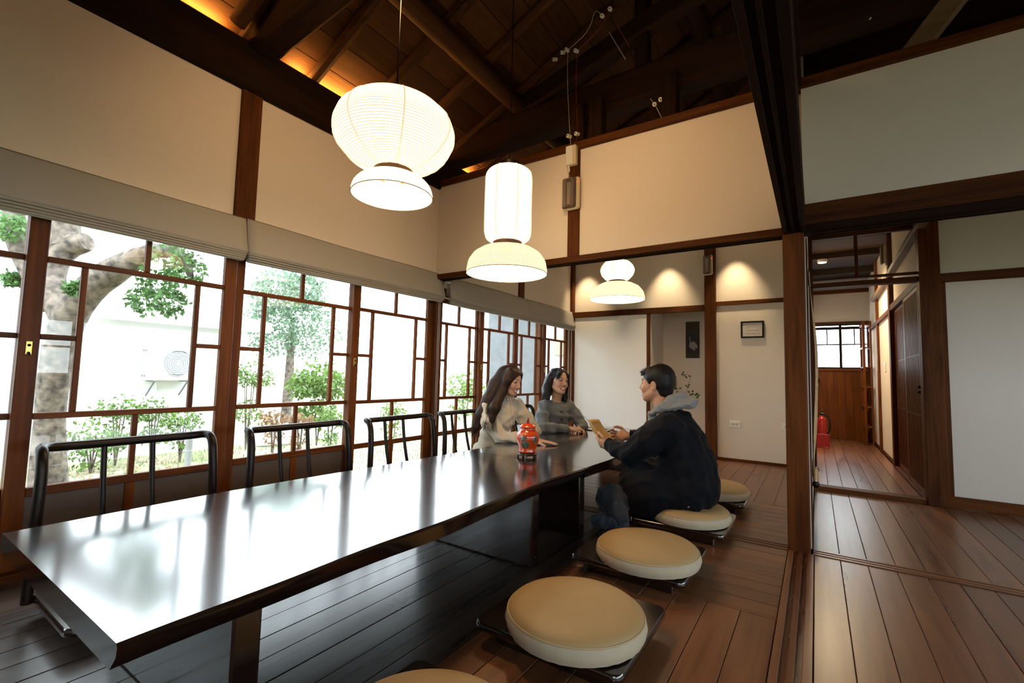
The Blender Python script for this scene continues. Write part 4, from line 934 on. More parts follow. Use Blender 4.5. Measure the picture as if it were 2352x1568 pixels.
def socket(px, py, w, h, label, n):
    p = at(px, py, 'y', Y2-0.008); t = thing('wall_socket', label, 'socket', (float(p[0]), Y2-0.008, float(p[2])-h/2), 'sockets on the back wall')
    x, z = float(p[0]), float(p[2]); B('plate', 'white_plastic', (x-w/2, Y2-0.008, z-h/2), (x+w/2, Y2-0.0001, z+h/2), t, 0.003)
    for k in range(n):
        xx = x+(k-(n-1)/2)*0.042; r = B('outlet', 'cream_plastic', (xx-0.016, Y2-0.010, z-0.012), (xx+0.016, Y2-0.008, z+0.012), t, 0.002)
        for s in (-0.006, 0.006): B('slot', 'black_iron', (xx+s-0.001, Y2-0.0106, z-0.005), (xx+s+0.001, Y2-0.0099, z+0.005), r, 0.0002)
socket(1688, 974, 0.12, 0.072, 'white double wall socket near the brown alcove post', 2)
socket(1806, 980, 0.085, 0.072, 'white wall socket half hidden by the square post', 1)

# ---- leafy twig in a slim bottle standing in the alcove
pl = thing('twig_vase', 'slim dark vase with a thin leafy twig in the alcove', 'plant', (-1.33, 6.10, 0.031))
MB().lathe([(0.05, 0.0), (0.062, 0.03), (0.065, 0.10), (0.045, 0.18), (0.018, 0.24), (0.016, 0.30), (0.022, 0.31)], (-1.33, 6.10, 0.031), 24).build('vase', plain('dark_stoneware', (0.05, 0.045, 0.04), 0.4), pl, True)
yt = 6.10; M['leaf'] = plain('green_leaf', (0.035, 0.085, 0.018), 0.5, noise=0.3, nscale=30); M['twig'] = plain('brown_twig', (0.10, 0.05, 0.025), 0.7)
T = lambda px, py, dy=0.0: tuple(at(px, py, 'y', yt+dy))
main_ = [(-1.33, yt, 0.28), T(1555, 935), T(1570, 908), T(1581, 892), T(1582, 878), T(1587, 866), T(1580, 859), T(1572, 858)]
MB().tube(bez(main_, 2), np.linspace(0.0032, 0.0012, len(bez(main_, 2))), 6).build('stem', 'twig', pl, True)
for pth in ([T(1576, 903), T(1590, 906), T(1603, 912)], [(-1.33, yt, 0.30), T(1556, 912), T(1558, 899), T(1555, 890)], [T(1587, 866), T(1585, 862), T(1578, 862)]):
    MB().tube(bez(pth, 2), 0.0014, 5).build('side_stem', 'twig', pl, True)
rl = random.Random(4)
for px, py in ((1570, 855), (1572, 862), (1577, 866), (1584, 864), (1567, 859), (1580, 888), (1576, 885), (1583, 884), (1553, 892), (1562, 891), (1556, 900), (1560, 901), (1582, 900), (1590, 898), (1587, 906), (1591, 905), (1585, 907), (1598, 907), (1603, 909), (1601, 904), (1605, 907), (1602, 912)):
    c = np.array(T(px, py, rl.uniform(-0.02, 0.02))); n_ = 8; r = rl.uniform(0.012, 0.017); a0 = rl.uniform(0, 6.28); tl = rl.uniform(-0.6, 0.6)
    V = [c]+[c+np.array([r*math.cos(a)*(1+0.25*math.cos(a-a0)), r*math.sin(a)*tl*0.8+0.002, r*math.sin(a)*0.9*(1+0.25*math.cos(a-a0))]) for a in np.linspace(0, 2*math.pi, n_, endpoint=False)]
    V2 = [v+np.array([0, 0.0012, 0]) for v in V]; k = n_+1
    fs = [(0, 1+(i+1) % n_, 1+i) for i in range(n_)]+[(k, k+1+i, k+1+(i+1) % n_) for i in range(n_)]+[(1+i, 1+(i+1) % n_, k+1+(i+1) % n_, k+1+i) for i in range(n_)]
    MB().add(V+V2, fs).build('leaf', 'leaf', pl)

# ---- hanging scroll on the passage wall, seen edge-on
def scroll_mat():
    m, nt, b = new_mat('tan_scroll_paper'); tc = N(nt, 'ShaderNodeTexCoord'); mp = N(nt, 'ShaderNodeMapping'); mp.inputs['Scale'].default_value = (1, 5, 8); nt.links.new(tc.outputs['Object'], mp.inputs[0])
    n = N(nt, 'ShaderNodeTexNoise', Scale=2.2, Detail=2.5, Distortion=1.6); nt.links.new(mp.outputs[0], n.inputs['Vector'])
    r = ramp(nt, [(0.0, (0.52, 0.33, 0.15)), (0.60, (0.55, 0.36, 0.17)), (0.625, (0.03, 0.03, 0.035)), (0.68, (0.02, 0.02, 0.025))]); nt.links.new(n.outputs['Fac'], r.inputs[0])
    nt.links.new(r.outputs[0], b.inputs['Base Color']); b.inputs['Roughness'].default_value = 0.8; return m
sc_ = thing('hanging_scroll', 'tan paper scroll with brush writing hanging by the square post', 'scroll', (0.0, 3.72, 0.28))
V = []; ny, nz = 10, 30
for side in (0, 1):
    for j in range(nz+1):
        z = 0.30+(1.62-0.30)*j/nz
        for i in range(ny+1):
            y = 3.46+0.52*i/ny; g = math.sin(math.pi*min(1, (1.62-z)/1.25))
            x = -0.030+0.004+0.042*g*(0.55+0.45*(i/ny))+0.006*math.sin(z*7+i*0.5)*(1-j/nz)
            V.append((max(x, -0.031)+(0.0012 if side else 0), y, z))
nn = (nz+1)*(ny+1); fs = []
for j in range(nz):
    for i in range(ny):
        a = j*(ny+1)+i; fs.append((a, a+ny+1, a+ny+2, a+1)); fs.append((nn+a, nn+a+1, nn+a+ny+2, nn+a+ny+1))
for j in range(nz):
    for e in (0, ny): a = j*(ny+1)+e; fs.append((a, nn+a, nn+a+ny+1, a+ny+1))
MB().add(V, fs).build('paper', scroll_mat(), sc_, 'full')
rod = MB().tube([(-0.012, 3.45, 0.292), (-0.012, 3.99, 0.292)], 0.016, 12).build('bottom_rod', plain('tan_rod', (0.45, 0.27, 0.11), 0.6), sc_, True)
for y in (3.44, 4.0): MB().lathe([(0.010, -0.016), (0.019, -0.012), (0.021, 0.0), (0.019, 0.012), (0.010, 0.016)], (0, 0, 0), 14).xform(lambda p: (-0.012+p[0], y+p[2], 0.292+p[1])).build('rod_knob', 'black_iron', rod, True)
MB().tube([(-0.026, 3.44, 1.625), (-0.026, 4.0, 1.625)], 0.007, 8).build('top_rod', 'walnut', sc_, True)
MB().tube([(-0.028, 3.5, 1.63), (-0.030, 3.72, 1.70), (-0.028, 3.94, 1.63)], 0.0015, 5).build('hanging_cord', M['twig'], sc_)

# ---- fire extinguisher in its stand at the corridor end
ex = thing('fire_extinguisher', 'red fire extinguisher standing in a red box', 'fire extinguisher', (0.06, 7.95, 0)); e0 = (0.06, 7.95, 0)
M['fire_red'] = plain('red_enamel', (0.30, 0.005, 0.004), 0.3, coat=0.4)
bx_ = MB()
for lo, hi in (((-0.085, -0.085, 0), (0.085, 0.085, 0.012)), ((-0.085, -0.085, 0.012), (-0.075, 0.085, 0.19)), ((0.075, -0.085, 0.012), (0.085, 0.085, 0.19)), ((-0.075, -0.085, 0.012), (0.075, -0.075, 0.19)), ((-0.075, 0.075, 0.012), (0.075, 0.085, 0.19))): bx_.cbox(lo, hi, 0.002)
bx_.xform(lambda p: (p[0]+e0[0], p[1]+e0[1], p[2])).build('stand_box', 'fire_red', ex)
MB().lathe([(0.055, 0.013), (0.062, 0.02), (0.062, 0.36), (0.055, 0.40), (0.025, 0.425), (0.018, 0.45)], e0, 28).build('cylinder', 'fire_red', ex, True)
vl = MB().lathe([(0.018, 0.45), (0.020, 0.455), (0.020, 0.475), (0.012, 0.48)], e0, 14).build('valve', 'black_iron', ex, True)
MB().beam((0.03, 7.95, 0.485), (0.125, 7.95, 0.535), 0.012, 0.006).beam((0.03, 7.95, 0.47), (0.115, 7.95, 0.478), 0.012, 0.006).build('handle', 'black_iron', vl)
MB().tube(bez([(0.075, 7.94, 0.465), (0.145, 7.92, 0.44), (0.16, 7.91, 0.30), (0.14, 7.92, 0.21), (0.115, 7.93, 0.20)], 3), 0.009, 8).build('hose', 'black_iron', ex, True)
# switch on the corridor panel, small hook on the dado
sw = thing('light_switch', 'small white switch on the narrow corridor panel', 'switch', (0.735, 7.45, 1.10))
B('plate', 'white_plastic', (0.732, 7.41, 1.07), (0.7398, 7.49, 1.19), sw, 0.002); B('rocker', 'cream_plastic', (0.729, 7.44, 1.11), (0.732, 7.46, 1.15), sw, 0.001)
hk = thing('key_lock', 'dark round lock with a key on the corridor dado', 'lock', (0.03, 9.26, 0.93))
MB().tube([(0.03, 9.2749, 0.95), (0.03, 9.235, 0.95)], [0.03, 0.025], 12).build('lock_body', 'black_iron', hk, True)
MB().cbox((0.024, 9.238, 0.86), (0.034, 9.242, 0.935), 0.001).build('key', 'brass', hk)
# ================================================================ PEOPLE
def unit(v): v = np.array(v, float); return v/np.linalg.norm(v)
class Field:
    """a smooth-blended signed distance field on a grid, meshed with surface nets"""
    def __init__(s, lo, hi, h):
        s.lo = np.array(lo, float); s.h = h; s.n = np.ceil((np.array(hi)-s.lo)/h).astype(int)+1
        s.f = np.full(tuple(s.n), 0.25, np.float32)
        s.ax = [(s.lo[i]+h*np.arange(s.n[i])).astype(np.float32) for i in range(3)]
    def _sub(s, lo, hi, m):
        a = np.clip(np.floor((np.array(lo)-m-s.lo)/s.h).astype(int), 0, s.n-1); b = np.clip(np.ceil((np.array(hi)+m-s.lo)/s.h).astype(int)+1, 1, s.n)
        if (b <= a).any(): return None, None
        sl = tuple(slice(a[i], b[i]) for i in range(3))
        return sl, np.meshgrid(*[s.ax[i][sl[i]] for i in range(3)], indexing='ij', sparse=True)
    def _mix(s, sl, d, k, op):
        a = s.f[sl]
        if op == 'add':
            h = np.clip(k-np.abs(a-d), 0, None)/k; s.f[sl] = np.minimum(a, d)-h*h*k*0.25
        else:
            d = -d; h = np.clip(k-np.abs(a-d), 0, None)/k; s.f[sl] = np.maximum(a, d)+h*h*k*0.25
    def ell(s, c, r, fr=None, k=0.01, op='add'):
        """ellipsoid; fr = rows of its own axes"""
        c = np.array(c, float); r = np.array(r, float); m = float(r.max()); fr = np.eye(3) if fr is None else np.array(fr)
        sl, g = s._sub(c-m, c+m, k+0.03)
        if sl is None: return s
        d0 = [g[i]-np.float32(c[i]) for i in range(3)]; q = [sum(np.float32(fr[j][i])*d0[i] for i in range(3)) for j in range(3)]
        k0 = np.sqrt(sum((q[j]/np.float32(r[j]))**2 for j in range(3))); k1 = np.sqrt(sum((q[j]/np.float32(r[j]**2))**2 for j in range(3)))+1e-6
        s._mix(sl, k0*(k0-1)/k1, k, op); return s
    def cap(s, a, b, ra, rb, k=0.01, op='add'):
        a = np.array(a, float); b = np.array(b, float); m = max(ra, rb); sl, g = s._sub(np.minimum(a, b)-m, np.maximum(a, b)+m, k+0.03)
        if sl is None: return s
        ab = b-a; L = float(ab@ab)+1e-9; d0 = [g[i]-np.float32(a[i]) for i in range(3)]
        t = np.clip(sum(d0[i]*np.float32(ab[i]) for i in range(3))/np.float32(L), 0, 1)
        d = np.sqrt(sum((d0[i]-t*np.float32(ab[i]))**2 for i in range(3)))-(ra+(rb-ra)*t)
        s._mix(sl, d, k, op); return s
    def chain(s, pts, rad, k=0.01, op='add'):
        for i in range(len(pts)-1): s.cap(pts[i], pts[i+1], rad[i], rad[i+1], k, op)
        return s
    def mesh(s):
        f = s.f; n = f.shape; sg = f < 0
        cell = np.zeros((n[0]-1, n[1]-1, n[2]-1), np.int8)
        for o in np.ndindex(2, 2, 2): cell += sg[o[0]:n[0]-1+o[0], o[1]:n[1]-1+o[1], o[2]:n[2]-1+o[2]]
        act = (cell > 0) & (cell < 8); idx = np.full(act.shape, -1, np.int64); I = np.argwhere(act); idx[act] = np.arange(len(I))
        acc = np.zeros((len(I), 3)); cnt = np.zeros(len(I))
        cor = [np.array(o) for o in np.ndindex(2, 2, 2)]
        val = [f[I[:, 0]+o[0], I[:, 1]+o[1], I[:, 2]+o[2]] for o in cor]
        for i in range(8):
            for j in range(i+1, 8):
                if np.abs(cor[i]-cor[j]).sum() != 1: continue
                m = (val[i] < 0) != (val[j] < 0); t = np.where(m, val[i]/(val[i]-val[j]+1e-12), 0)
                p = cor[i]+(cor[j]-cor[i])*t[:, None]; acc += p*m[:, None]; cnt += m
        V = s.lo+(I+acc/np.maximum(cnt, 1)[:, None])*s.h; Q = []
        for ax in range(3):
            o = [(ax+1) % 3, (ax+2) % 3]
            a = [slice(1, n[i]-1) for i in range(3)]; a[ax] = slice(0, n[ax]-1); b = list(a); b[ax] = slice(1, n[ax])
            s0 = sg[tuple(a)]; ch = s0 != sg[tuple(b)]; E = np.argwhere(ch)
            if not len(E): continue
            E = E+np.array([0 if i == ax else 1 for i in range(3)]); d1 = np.zeros(3, int); d1[o[0]] = 1; d2 = np.zeros(3, int); d2[o[1]] = 1
            g = lambda e: idx[e[:, 0], e[:, 1], e[:, 2]]
            q = np.stack([g(E-d1-d2), g(E-d2), g(E), g(E-d1)], 1); fl = ~s0[ch]; q[fl] = q[fl][:, ::-1]; Q.append(q)
        return V, np.concatenate(Q)
def relax(V, Q, it=1):
    for _ in range(it):
        S = np.zeros_like(V); c = np.zeros(len(V))
        for a, b in ((0, 1), (1, 2), (2, 3), (3, 0)):
            np.add.at(S, Q[:, a], V[Q[:, b]]); np.add.at(c, Q[:, a], 1); np.add.at(S, Q[:, b], V[Q[:, a]]); np.add.at(c, Q[:, b], 1)
        V = 0.5*V+0.5*S/np.maximum(c, 1)[:, None]
    return V
def folds(V, Q, amp, freq, seed, mask=None):
    """push cloth in and out along its normals in soft ridges"""
    n = np.zeros_like(V); fn = np.cross(V[Q[:, 2]]-V[Q[:, 0]], V[Q[:, 3]]-V[Q[:, 1]])
    for k in range(4): np.add.at(n, Q[:, k], fn)
    n /= np.linalg.norm(n, axis=1)[:, None]+1e-12; rs = np.random.RandomState(seed); d = np.zeros(len(V))
    for j in range(5):
        w = rs.normal(size=3); w /= np.linalg.norm(w); w2 = rs.normal(size=3)*freq*0.4; ph = rs.uniform(0, 6.28)
        d += (1-np.abs(np.sin(V@w*freq*(0.6+0.25*j)+1.3*np.sin(V@w2+ph))))*0.5-0.25
    d *= amp/1.2
    if mask is not None: d *= mask(V)
    return V+n*d[:, None]
def link_mesh(name, V, Q, mat, parent, loc, col=None):
    me = bpy.data.meshes.new(name); me.vertices.add(len(V)); me.vertices.foreach_set('co', (V-np.array(loc)).astype(np.float32).ravel())
    me.loops.add(Q.size); me.loops.foreach_set('vertex_index', Q.ravel().astype(np.int32))
    me.polygons.add(len(Q)); me.polygons.foreach_set('loop_start', np.arange(0, Q.size, 4, dtype=np.int32))
    me.update(calc_edges=True); me.validate(); me.polygons.foreach_set('use_smooth', [True]*len(me.polygons)); me.materials.append(mat)
    if col is not None:
        a = me.color_attributes.new('skin_tone', 'FLOAT_COLOR', 'POINT'); c4 = np.ones((len(V), 4), np.float32); c4[:, :3] = col; a.data.foreach_set('color', c4.ravel())
    o = bpy.data.objects.new(name, me); C.objects.link(o)
    if parent is not None: o.parent = parent
    else: o.location = loc
    return o
def skin_mat():
    m, nt, b = new_mat('skin'); at_ = N(nt, 'ShaderNodeAttribute'); at_.attribute_name = 'skin_tone'
    nt.links.new(at_.outputs['Color'], b.inputs['Base Color']); b.inputs['Roughness'].default_value = 0.45; b.inputs['Subsurface Weight'].default_value = 0.12
    b.inputs['Subsurface Radius'].default_value = (0.012, 0.005, 0.003); b.inputs['Subsurface Scale'].default_value = 0.6; return m
M['skin'] = skin_mat()
def hair_mat(name, c1, c2, rough=0.35):
    m, nt, b = new_mat(name); mp = coords(nt, (1, 1, 0.08), rnd=False); n = N(nt, 'ShaderNodeTexNoise', Scale=260.0, Detail=3.0); nt.links.new(mp.outputs[0], n.inputs['Vector'])
    r = ramp(nt, [(0.35, c1), (0.7, c2)]); nt.links.new(n.outputs['Fac'], r.inputs[0]); nt.links.new(r.outputs[0], b.inputs['Base Color'])
    bp = N(nt, 'ShaderNodeBump', Strength=0.5, Distance=0.004); nt.links.new(n.outputs['Fac'], bp.inputs['Height']); nt.links.new(bp.outputs[0], b.inputs['Normal'])
    b.inputs['Roughness'].default_value = rough+0.12; b.inputs['Specular IOR Level'].default_value = 0.22; return m
def cloth(name, col, rough=0.85, bump=0.12, sc=350, sheen=0.2):
    m, nt, b = new_mat(name); mp = coords(nt, (1, 1, 1), rnd=False); n = N(nt, 'ShaderNodeTexNoise', Scale=sc, Detail=2.0); nt.links.new(mp.outputs[0], n.inputs['Vector'])
    r = ramp(nt, [(0.3, tuple(c*0.88 for c in col)), (0.7, tuple(c*1.1 for c in col))]); nt.links.new(n.outputs['Fac'], r.inputs[0]); nt.links.new(r.outputs[0], b.inputs['Base Color'])
    bp = N(nt, 'ShaderNodeBump', Strength=bump, Distance=0.002); nt.links.new(n.outputs['Fac'], bp.inputs['Height']); nt.links.new(bp.outputs[0], b.inputs['Normal'])
    b.inputs['Roughness'].default_value = rough; b.inputs['Sheen Weight'].default_value = sheen; b.inputs['Specular IOR Level'].default_value = 0.15; return m

class Head:
    """local head frame: f forward, l left, u up"""
    def __init__(s, c, fwd, pitch=0.0, roll=0.0, sc=1.0):
        f = unit([fwd[0], fwd[1], 0]); u = np.array([0, 0, 1.0]); l = np.cross(u, f)
        f2 = f*math.cos(pitch)+u*math.sin(pitch); u2 = -f*math.sin(pitch)+u*math.cos(pitch)
        l2 = l*math.cos(roll)+u2*math.sin(roll); u3 = -l*math.sin(roll)+u2*math.cos(roll)
        s.F = np.stack([f2, l2, u3]); s.c = np.array(c, float); s.s = sc
    def p(s, a, b, c): return s.c+s.s*(np.array([a, b, c])@s.F)
    def local(s, V): return ((V-s.c)@s.F.T)/s.s
def build_head(F, H, woman, grin):
    p = H.p; q = H.s
    E = lambda c, r, k=0.01, op='add': F.ell(p(*c), np.array(r)*q, H.F, k*q, op)
    Cp = lambda a, b, ra, rb, k=0.01, op='add': F.cap(p(*a), p(*b), ra*q, rb*q, k*q, op)
    E((-0.012, 0, 0.036), (0.094, 0.074, 0.076)); E((0.022, 0, -0.025), (0.064, 0.060, 0.078), 0.03)
    E((0.036, 0, -0.074), (0.046, 0.044 if woman else 0.049, 0.036), 0.025); E((0.071, 0, -0.102), (0.013, 0.016, 0.012), 0.02)
    for sd in (-1, 1):
        Cp((0.0, sd*0.050, -0.055), (0.058, sd*0.020, -0.098), 0.015, 0.013, 0.022)
        E((0.058, sd*0.036, -0.026), (0.020, 0.021, 0.017), 0.022)
        if grin: E((0.064, sd*0.036, -0.042), (0.016, 0.016, 0.014), 0.016)
        E((0.098, sd*0.031, -0.001), (0.018, 0.017, 0.010), 0.014, 'sub'); E((0.070, sd*0.031, -0.002), (0.0145, 0.0155, 0.0115), 0.005)
        E((0.093, sd*0.0115, -0.037), (0.009, 0.0075, 0.007), 0.007)
        E((-0.010, sd*0.074, -0.016), (0.019, 0.008, 0.031), 0.006); E((-0.002, sd*0.082, -0.014), (0.009, 0.006, 0.018), 0.006, 'sub')
    Cp((0.076, -0.032, 0.019), (0.076, 0.032, 0.019), 0.009, 0.009, 0.016); Cp((0.083, 0, 0.012), (0.104, 0, -0.031), 0.0065, 0.0095, 0.012)
    w = 0.029 if grin else 0.023; d = 0.0085 if grin else 0.002; zc = -0.069
    for sd in (-1, 1):
        Cp((0.090, 0, zc+d), (0.074, sd*w, zc+d*0.6+0.003), 0.0055, 0.0030, 0.004); Cp((0.087, 0, zc-d-0.002), (0.074, sd*w, zc+0.002), 0.0065, 0.0032, 0.004)
def head_colors(V, H, skin, woman, grin, col):
    L = H.local(V); f, l, u = L[:, 0], L[:, 1], L[:, 2]; al = np.abs(l); face = (f > 0.045) & (np.abs(u) < 0.12) & (al < 0.08)
    def paint(m, c, a=1.0): col[m] = col[m]*(1-a)+np.array(c)*a
    def seg(a, b):
        a = np.array(a); b = np.array(b); P = np.stack([f, al, u], 1); t = np.clip(((P-a)@(b-a))/((b-a)@(b-a)), 0, 1); return np.linalg.norm(P-a-t[:, None]*(b-a), axis=1)
    blush = np.exp(-((f-0.065)**2+(al-0.040)**2+(u+0.030)**2)/(2*0.018**2))*0.35
    col[:] = col*(1-blush[:, None]*face[:, None])+np.array([skin[0]*1.02, skin[1]*0.68, skin[2]*0.62])*(blush*face)[:, None]
    w = 0.029 if grin else 0.023; d = 0.0085 if grin else 0.002; zc = -0.069; lip = (0.36, 0.105, 0.085) if woman else (0.34, 0.11, 0.085)
    up = seg((0.090, 0, zc+d), (0.074, w, zc+d*0.6+0.003)); dn = seg((0.087, 0, zc-d-0.002), (0.074, w, zc+0.002))
    if grin:
        m = face & (al < w*0.9) & (u < zc+d+0.002) & (u > zc-d-0.003) & (f > 0.066); paint(m, (0.30, 0.06, 0.05))
    paint(face & (up < 0.0052), lip, 0.85); paint(face & (dn < 0.0060), lip, 0.85)
    if grin: paint(face & (al < w*0.72*(1-((u-zc-0.001)/0.011)**2)) & (u < zc+d*0.62) & (u > zc-d*0.55) & (f > 0.066), (0.80, 0.76, 0.70))
    if not grin: paint(face & (np.abs(u-zc) < 0.0016) & (al < w) & (f > 0.07), (0.12, 0.03, 0.02))
    br = np.minimum(seg((0.085, 0.014, 0.021), (0.082, 0.032, 0.027)), seg((0.082, 0.032, 0.027), (0.066, 0.049, 0.021))); paint(face & (br < 0.0042), (0.035, 0.022, 0.016), 0.85)
    ey = np.minimum(seg((0.080, 0.018, -0.004), (0.085, 0.031, 0.0025)), seg((0.085, 0.031, 0.0025), (0.073, 0.045, -0.003))); paint(face & (ey < 0.0036), (0.02, 0.013, 0.012), 0.95)
    ir = np.sqrt((al-0.030)**2+(u+0.002)**2); paint(face & (ir < 0.0045) & (f > 0.075), (0.02, 0.012, 0.010), 0.9)
    no = np.sqrt((f-0.099)**2*0.6+(al-0.007)**2+(u+0.0425)**2); paint(face & (no < 0.0038), (0.10, 0.04, 0.03), 0.8)
    return col
def hand(F, wrist, d, n, thumb, curls, thumb_curl=0.35, sc=1.0, spread=0.10):
    """wrist point, finger direction d, palm normal n (the side fingers bend to), thumb = +1/-1 side"""
    d = unit(d); n = np.array(n, float); n = unit(n-d*(n@d)); a = np.cross(n, d)*thumb; w = np.array(wrist, float)
    F.ell(w+d*0.042*sc, (0.050*sc, 0.037*sc, 0.0155*sc), np.stack([d, a, n]), 0.010); F.ell(w+d*0.030*sc+a*0.022*sc+n*0.006, (0.032*sc, 0.017*sc, 0.014*sc), np.stack([unit(d+a*0.35), unit(a-d*0.35), n]), 0.010)
    F.cap(w-d*0.03, w+d*0.02, 0.024*sc, 0.023*sc, 0.012)
    Ls = ((0.042, 0.026, 0.021), (0.046, 0.030, 0.022), (0.043, 0.028, 0.021), (0.034, 0.021, 0.018))
    for i in range(4):
        off = (1.5-i)*0.0185*sc; b = w+d*(0.083-0.004*abs(i-1.2))*sc+a*off; dd = unit(d+a*spread*(1.5-i)); ang = 0.0; r0 = (0.0088-0.0006*(i == 3))*sc
        for j, L in enumerate(Ls[i]):
            ang += curls[i]*(0.8 if j == 0 else 1.0); v = dd*math.cos(ang)+n*math.sin(ang); e = b+v*L*sc
            F.cap(b, e, r0*(1-0.08*j), r0*(0.92-0.08*j), 0.0035); b = e
    b = w+d*0.020*sc+a*0.030*sc+n*0.004; v = unit(a*0.72+d*0.70+n*0.15)
    for j, L in enumerate((0.036, 0.032, 0.024)):
        e = b+v*L*sc; F.cap(b, e, (0.0115-0.001*j)*sc, (0.0105-0.001*j)*sc, 0.006); v = unit(v+d*thumb_curl-a*thumb_curl*0.9+n*thumb_curl*0.5); b = e
def strands(paths, seed, n, r=0.0012, spread=0.02, tip=0.4):
    """loose hair strands following guide paths, as one mesh builder"""
    rs = random.Random(seed); b = MB()
    for _ in range(n):
        P = [np.array(p, float) for p in rs.choice(paths)]; o = np.array([rs.gauss(0, spread), rs.gauss(0, spread), rs.gauss(0, spread*0.5)]); o2 = np.array([rs.gauss(0, spread), rs.gauss(0, spread), rs.gauss(0, spread)])*1.2
        m = len(P); pts = [P[i]+o*(i > 0)+o2*(i/(m-1))**2+np.array([0.003*math.sin(i*2+_), 0.003*math.cos(i*1.7+_), 0]) for i in range(m)]
        cv = bez(pts, 3); b.tube(cv, np.linspace(r, r*tip, len(cv)), 4)
    return b
def join_mb(V, Q, b):
    """append a tube builder to a quad mesh (as plain builder)"""
    o = MB(); o.add(V.tolist(), [tuple(q) for q in Q.tolist()]); o.add(b.v, b.f); return o

SK_M = (0.46, 0.245, 0.150); SK_W = (0.52, 0.300, 0.200)
# ------------------------------------------------------------ the man in the navy jacket
def make_man():
    loc = (-0.66, 3.0, 0.17); Hd = Head((-0.862, 3.0, 0.885), (-1.0, 0.10), 0.02, 0.0, 1.02); fwd = np.array([-1, 0, 0.0])
    Sn, Sf = (-0.745, 2.835, 0.625), (-0.765, 3.165, 0.635); En, Ef = (-0.965, 2.80, 0.455), (-0.985, 3.27, 0.475); Wn, Wf = (-1.135, 2.885, 0.470), (-1.092, 3.125, 0.515)
    hip = ((-0.66, 2.91, 0.265), (-0.66, 3.09, 0.265)); kn = ((-1.09, 2.79, 0.165), (-1.08, 3.26, 0.17)); an = ((-1.02, 2.715, 0.075), (-0.98, 3.02, 0.13))
    F = Field((-1.36, 2.60, -0.02), (-0.44, 3.42, 1.03), 0.0033)
    build_head(F, Hd, False, True)
    F.chain([Hd.p(-0.03, 0, -0.06), (-0.815, 3.0, 0.755), (-0.775, 3.0, 0.66)], [0.056, 0.056, 0.065], 0.03)
    for c, r in (((-0.70, 3.0, 0.56), (0.085, 0.15, 0.12)), ((-0.645, 3.0, 0.40), (0.085, 0.13, 0.13)), ((-0.645, 3.0, 0.27), (0.10, 0.14, 0.085))): F.ell(c, r, None, 0.05)
    F.chain([Sn, En, Wn], [0.05, 0.04, 0.027], 0.03); F.chain([Sf, Ef, Wf], [0.05, 0.04, 0.027], 0.03)
    for i in (0, 1): F.chain([hip[i], kn[i], an[i]], [0.075, 0.055, 0.038], 0.03)
    F.chain([an[0], (-1.10, 2.705, 0.048), (-1.14, 2.70, 0.045)], [0.036, 0.036, 0.028], 0.02)
    hand(F, Wn, (-0.93, 0.25, 0.10), (0.10, 0.85, 0.45), 1, (0.72, 0.76, 0.80, 0.84), 0.30, 0.95); hand(F, Wf, (-0.92, -0.38, -0.02), (0.10, -0.85, 0.30), -1, (0.74, 0.78, 0.82, 0.86), 0.50, 0.95)
    V, Q = F.mesh(); V = relax(V, Q, 1); col = np.tile(np.array(SK_M), (len(V), 1)); col = head_colors(V, Hd, SK_M, False, True, col)
    body = link_mesh('person', V, Q, M['skin'], None, loc, col); tag(body, 'seated man in a navy jacket and grey hood reading a tan menu', 'person')
    # hair
    F = Field(Hd.c-0.16, Hd.c+0.16, 0.004); p = Hd.p; Fr = Hd.F
    F.ell(p(-0.018, 0, 0.045), (0.102, 0.086, 0.086), Fr); F.ell(p(-0.052, 0, -0.002), (0.062, 0.076, 0.066), Fr, 0.02)
    F.ell(p(0.085, 0, -0.075), (0.085, 0.12, 0.095), Fr, 0.012, 'sub'); F.ell(p(0.105, 0, 0.01), (0.045, 0.10, 0.036), Fr, 0.012, 'sub')
    for sd in (-1, 1): F.ell(p(-0.004, sd*0.085, -0.016), (0.024, 0.022, 0.036), Fr, 0.006, 'sub'); F.cap(p(0.030, sd*0.068, 0.03), p(0.020, sd*0.070, 0.0), 0.008, 0.004, 0.012)
    F.ell(p(-0.052, 0, -0.055), (0.050, 0.058, 0.050), Fr, 0.02); F.ell(p(-0.01, 0, -0.145), (0.10, 0.10, 0.048), Fr, 0.02, 'sub')
    rs = random.Random(3)
    for k in range(46):     # tousled locks along the fringe and crown
        a = rs.uniform(-0.9, 0.9); r0 = p(0.070*math.cos(a)*0.9-0.01, 0.070*math.sin(a), 0.082+rs.uniform(-0.01, 0.012)); r1 = p(0.094*math.cos(a)*1.02, 0.078*math.sin(a), 0.060+rs.uniform(-0.012, 0.016)); F.cap(r0, r1, 0.009, 0.0035, 0.006)
    V, Q = F.mesh(); V = relax(V, Q, 1)
    join_mb(V, Q, strands([[p(-0.02, 0.03*t, 0.118), p(0.035, 0.04*t, 0.104), p(0.066, 0.045*t, 0.084), p(0.086, 0.05*t, 0.066)] for t in (-1, -0.3, 0.4, 1)]+[[p(-0.03, 0.05*t, 0.112), p(-0.082, 0.05*t, 0.088), p(-0.110, 0.04*t, 0.04), p(-0.105, 0.04*t, -0.03)] for t in (-1, 0, 1)], 5, 150, 0.0008, 0.004)).build('hair', hair_mat('black_hair', (0.004, 0.0035, 0.0035), (0.013, 0.011, 0.011)), body, 'full')
    # jacket
    F = Field((-1.25, 2.55, 0.06), (-0.40, 3.45, 0.80), 0.0055); e3 = np.eye(3)
    tl = np.array([[math.cos(0.28), 0, math.sin(0.28)], [0, 1, 0], [-math.sin(0.28), 0, math.cos(0.28)]])
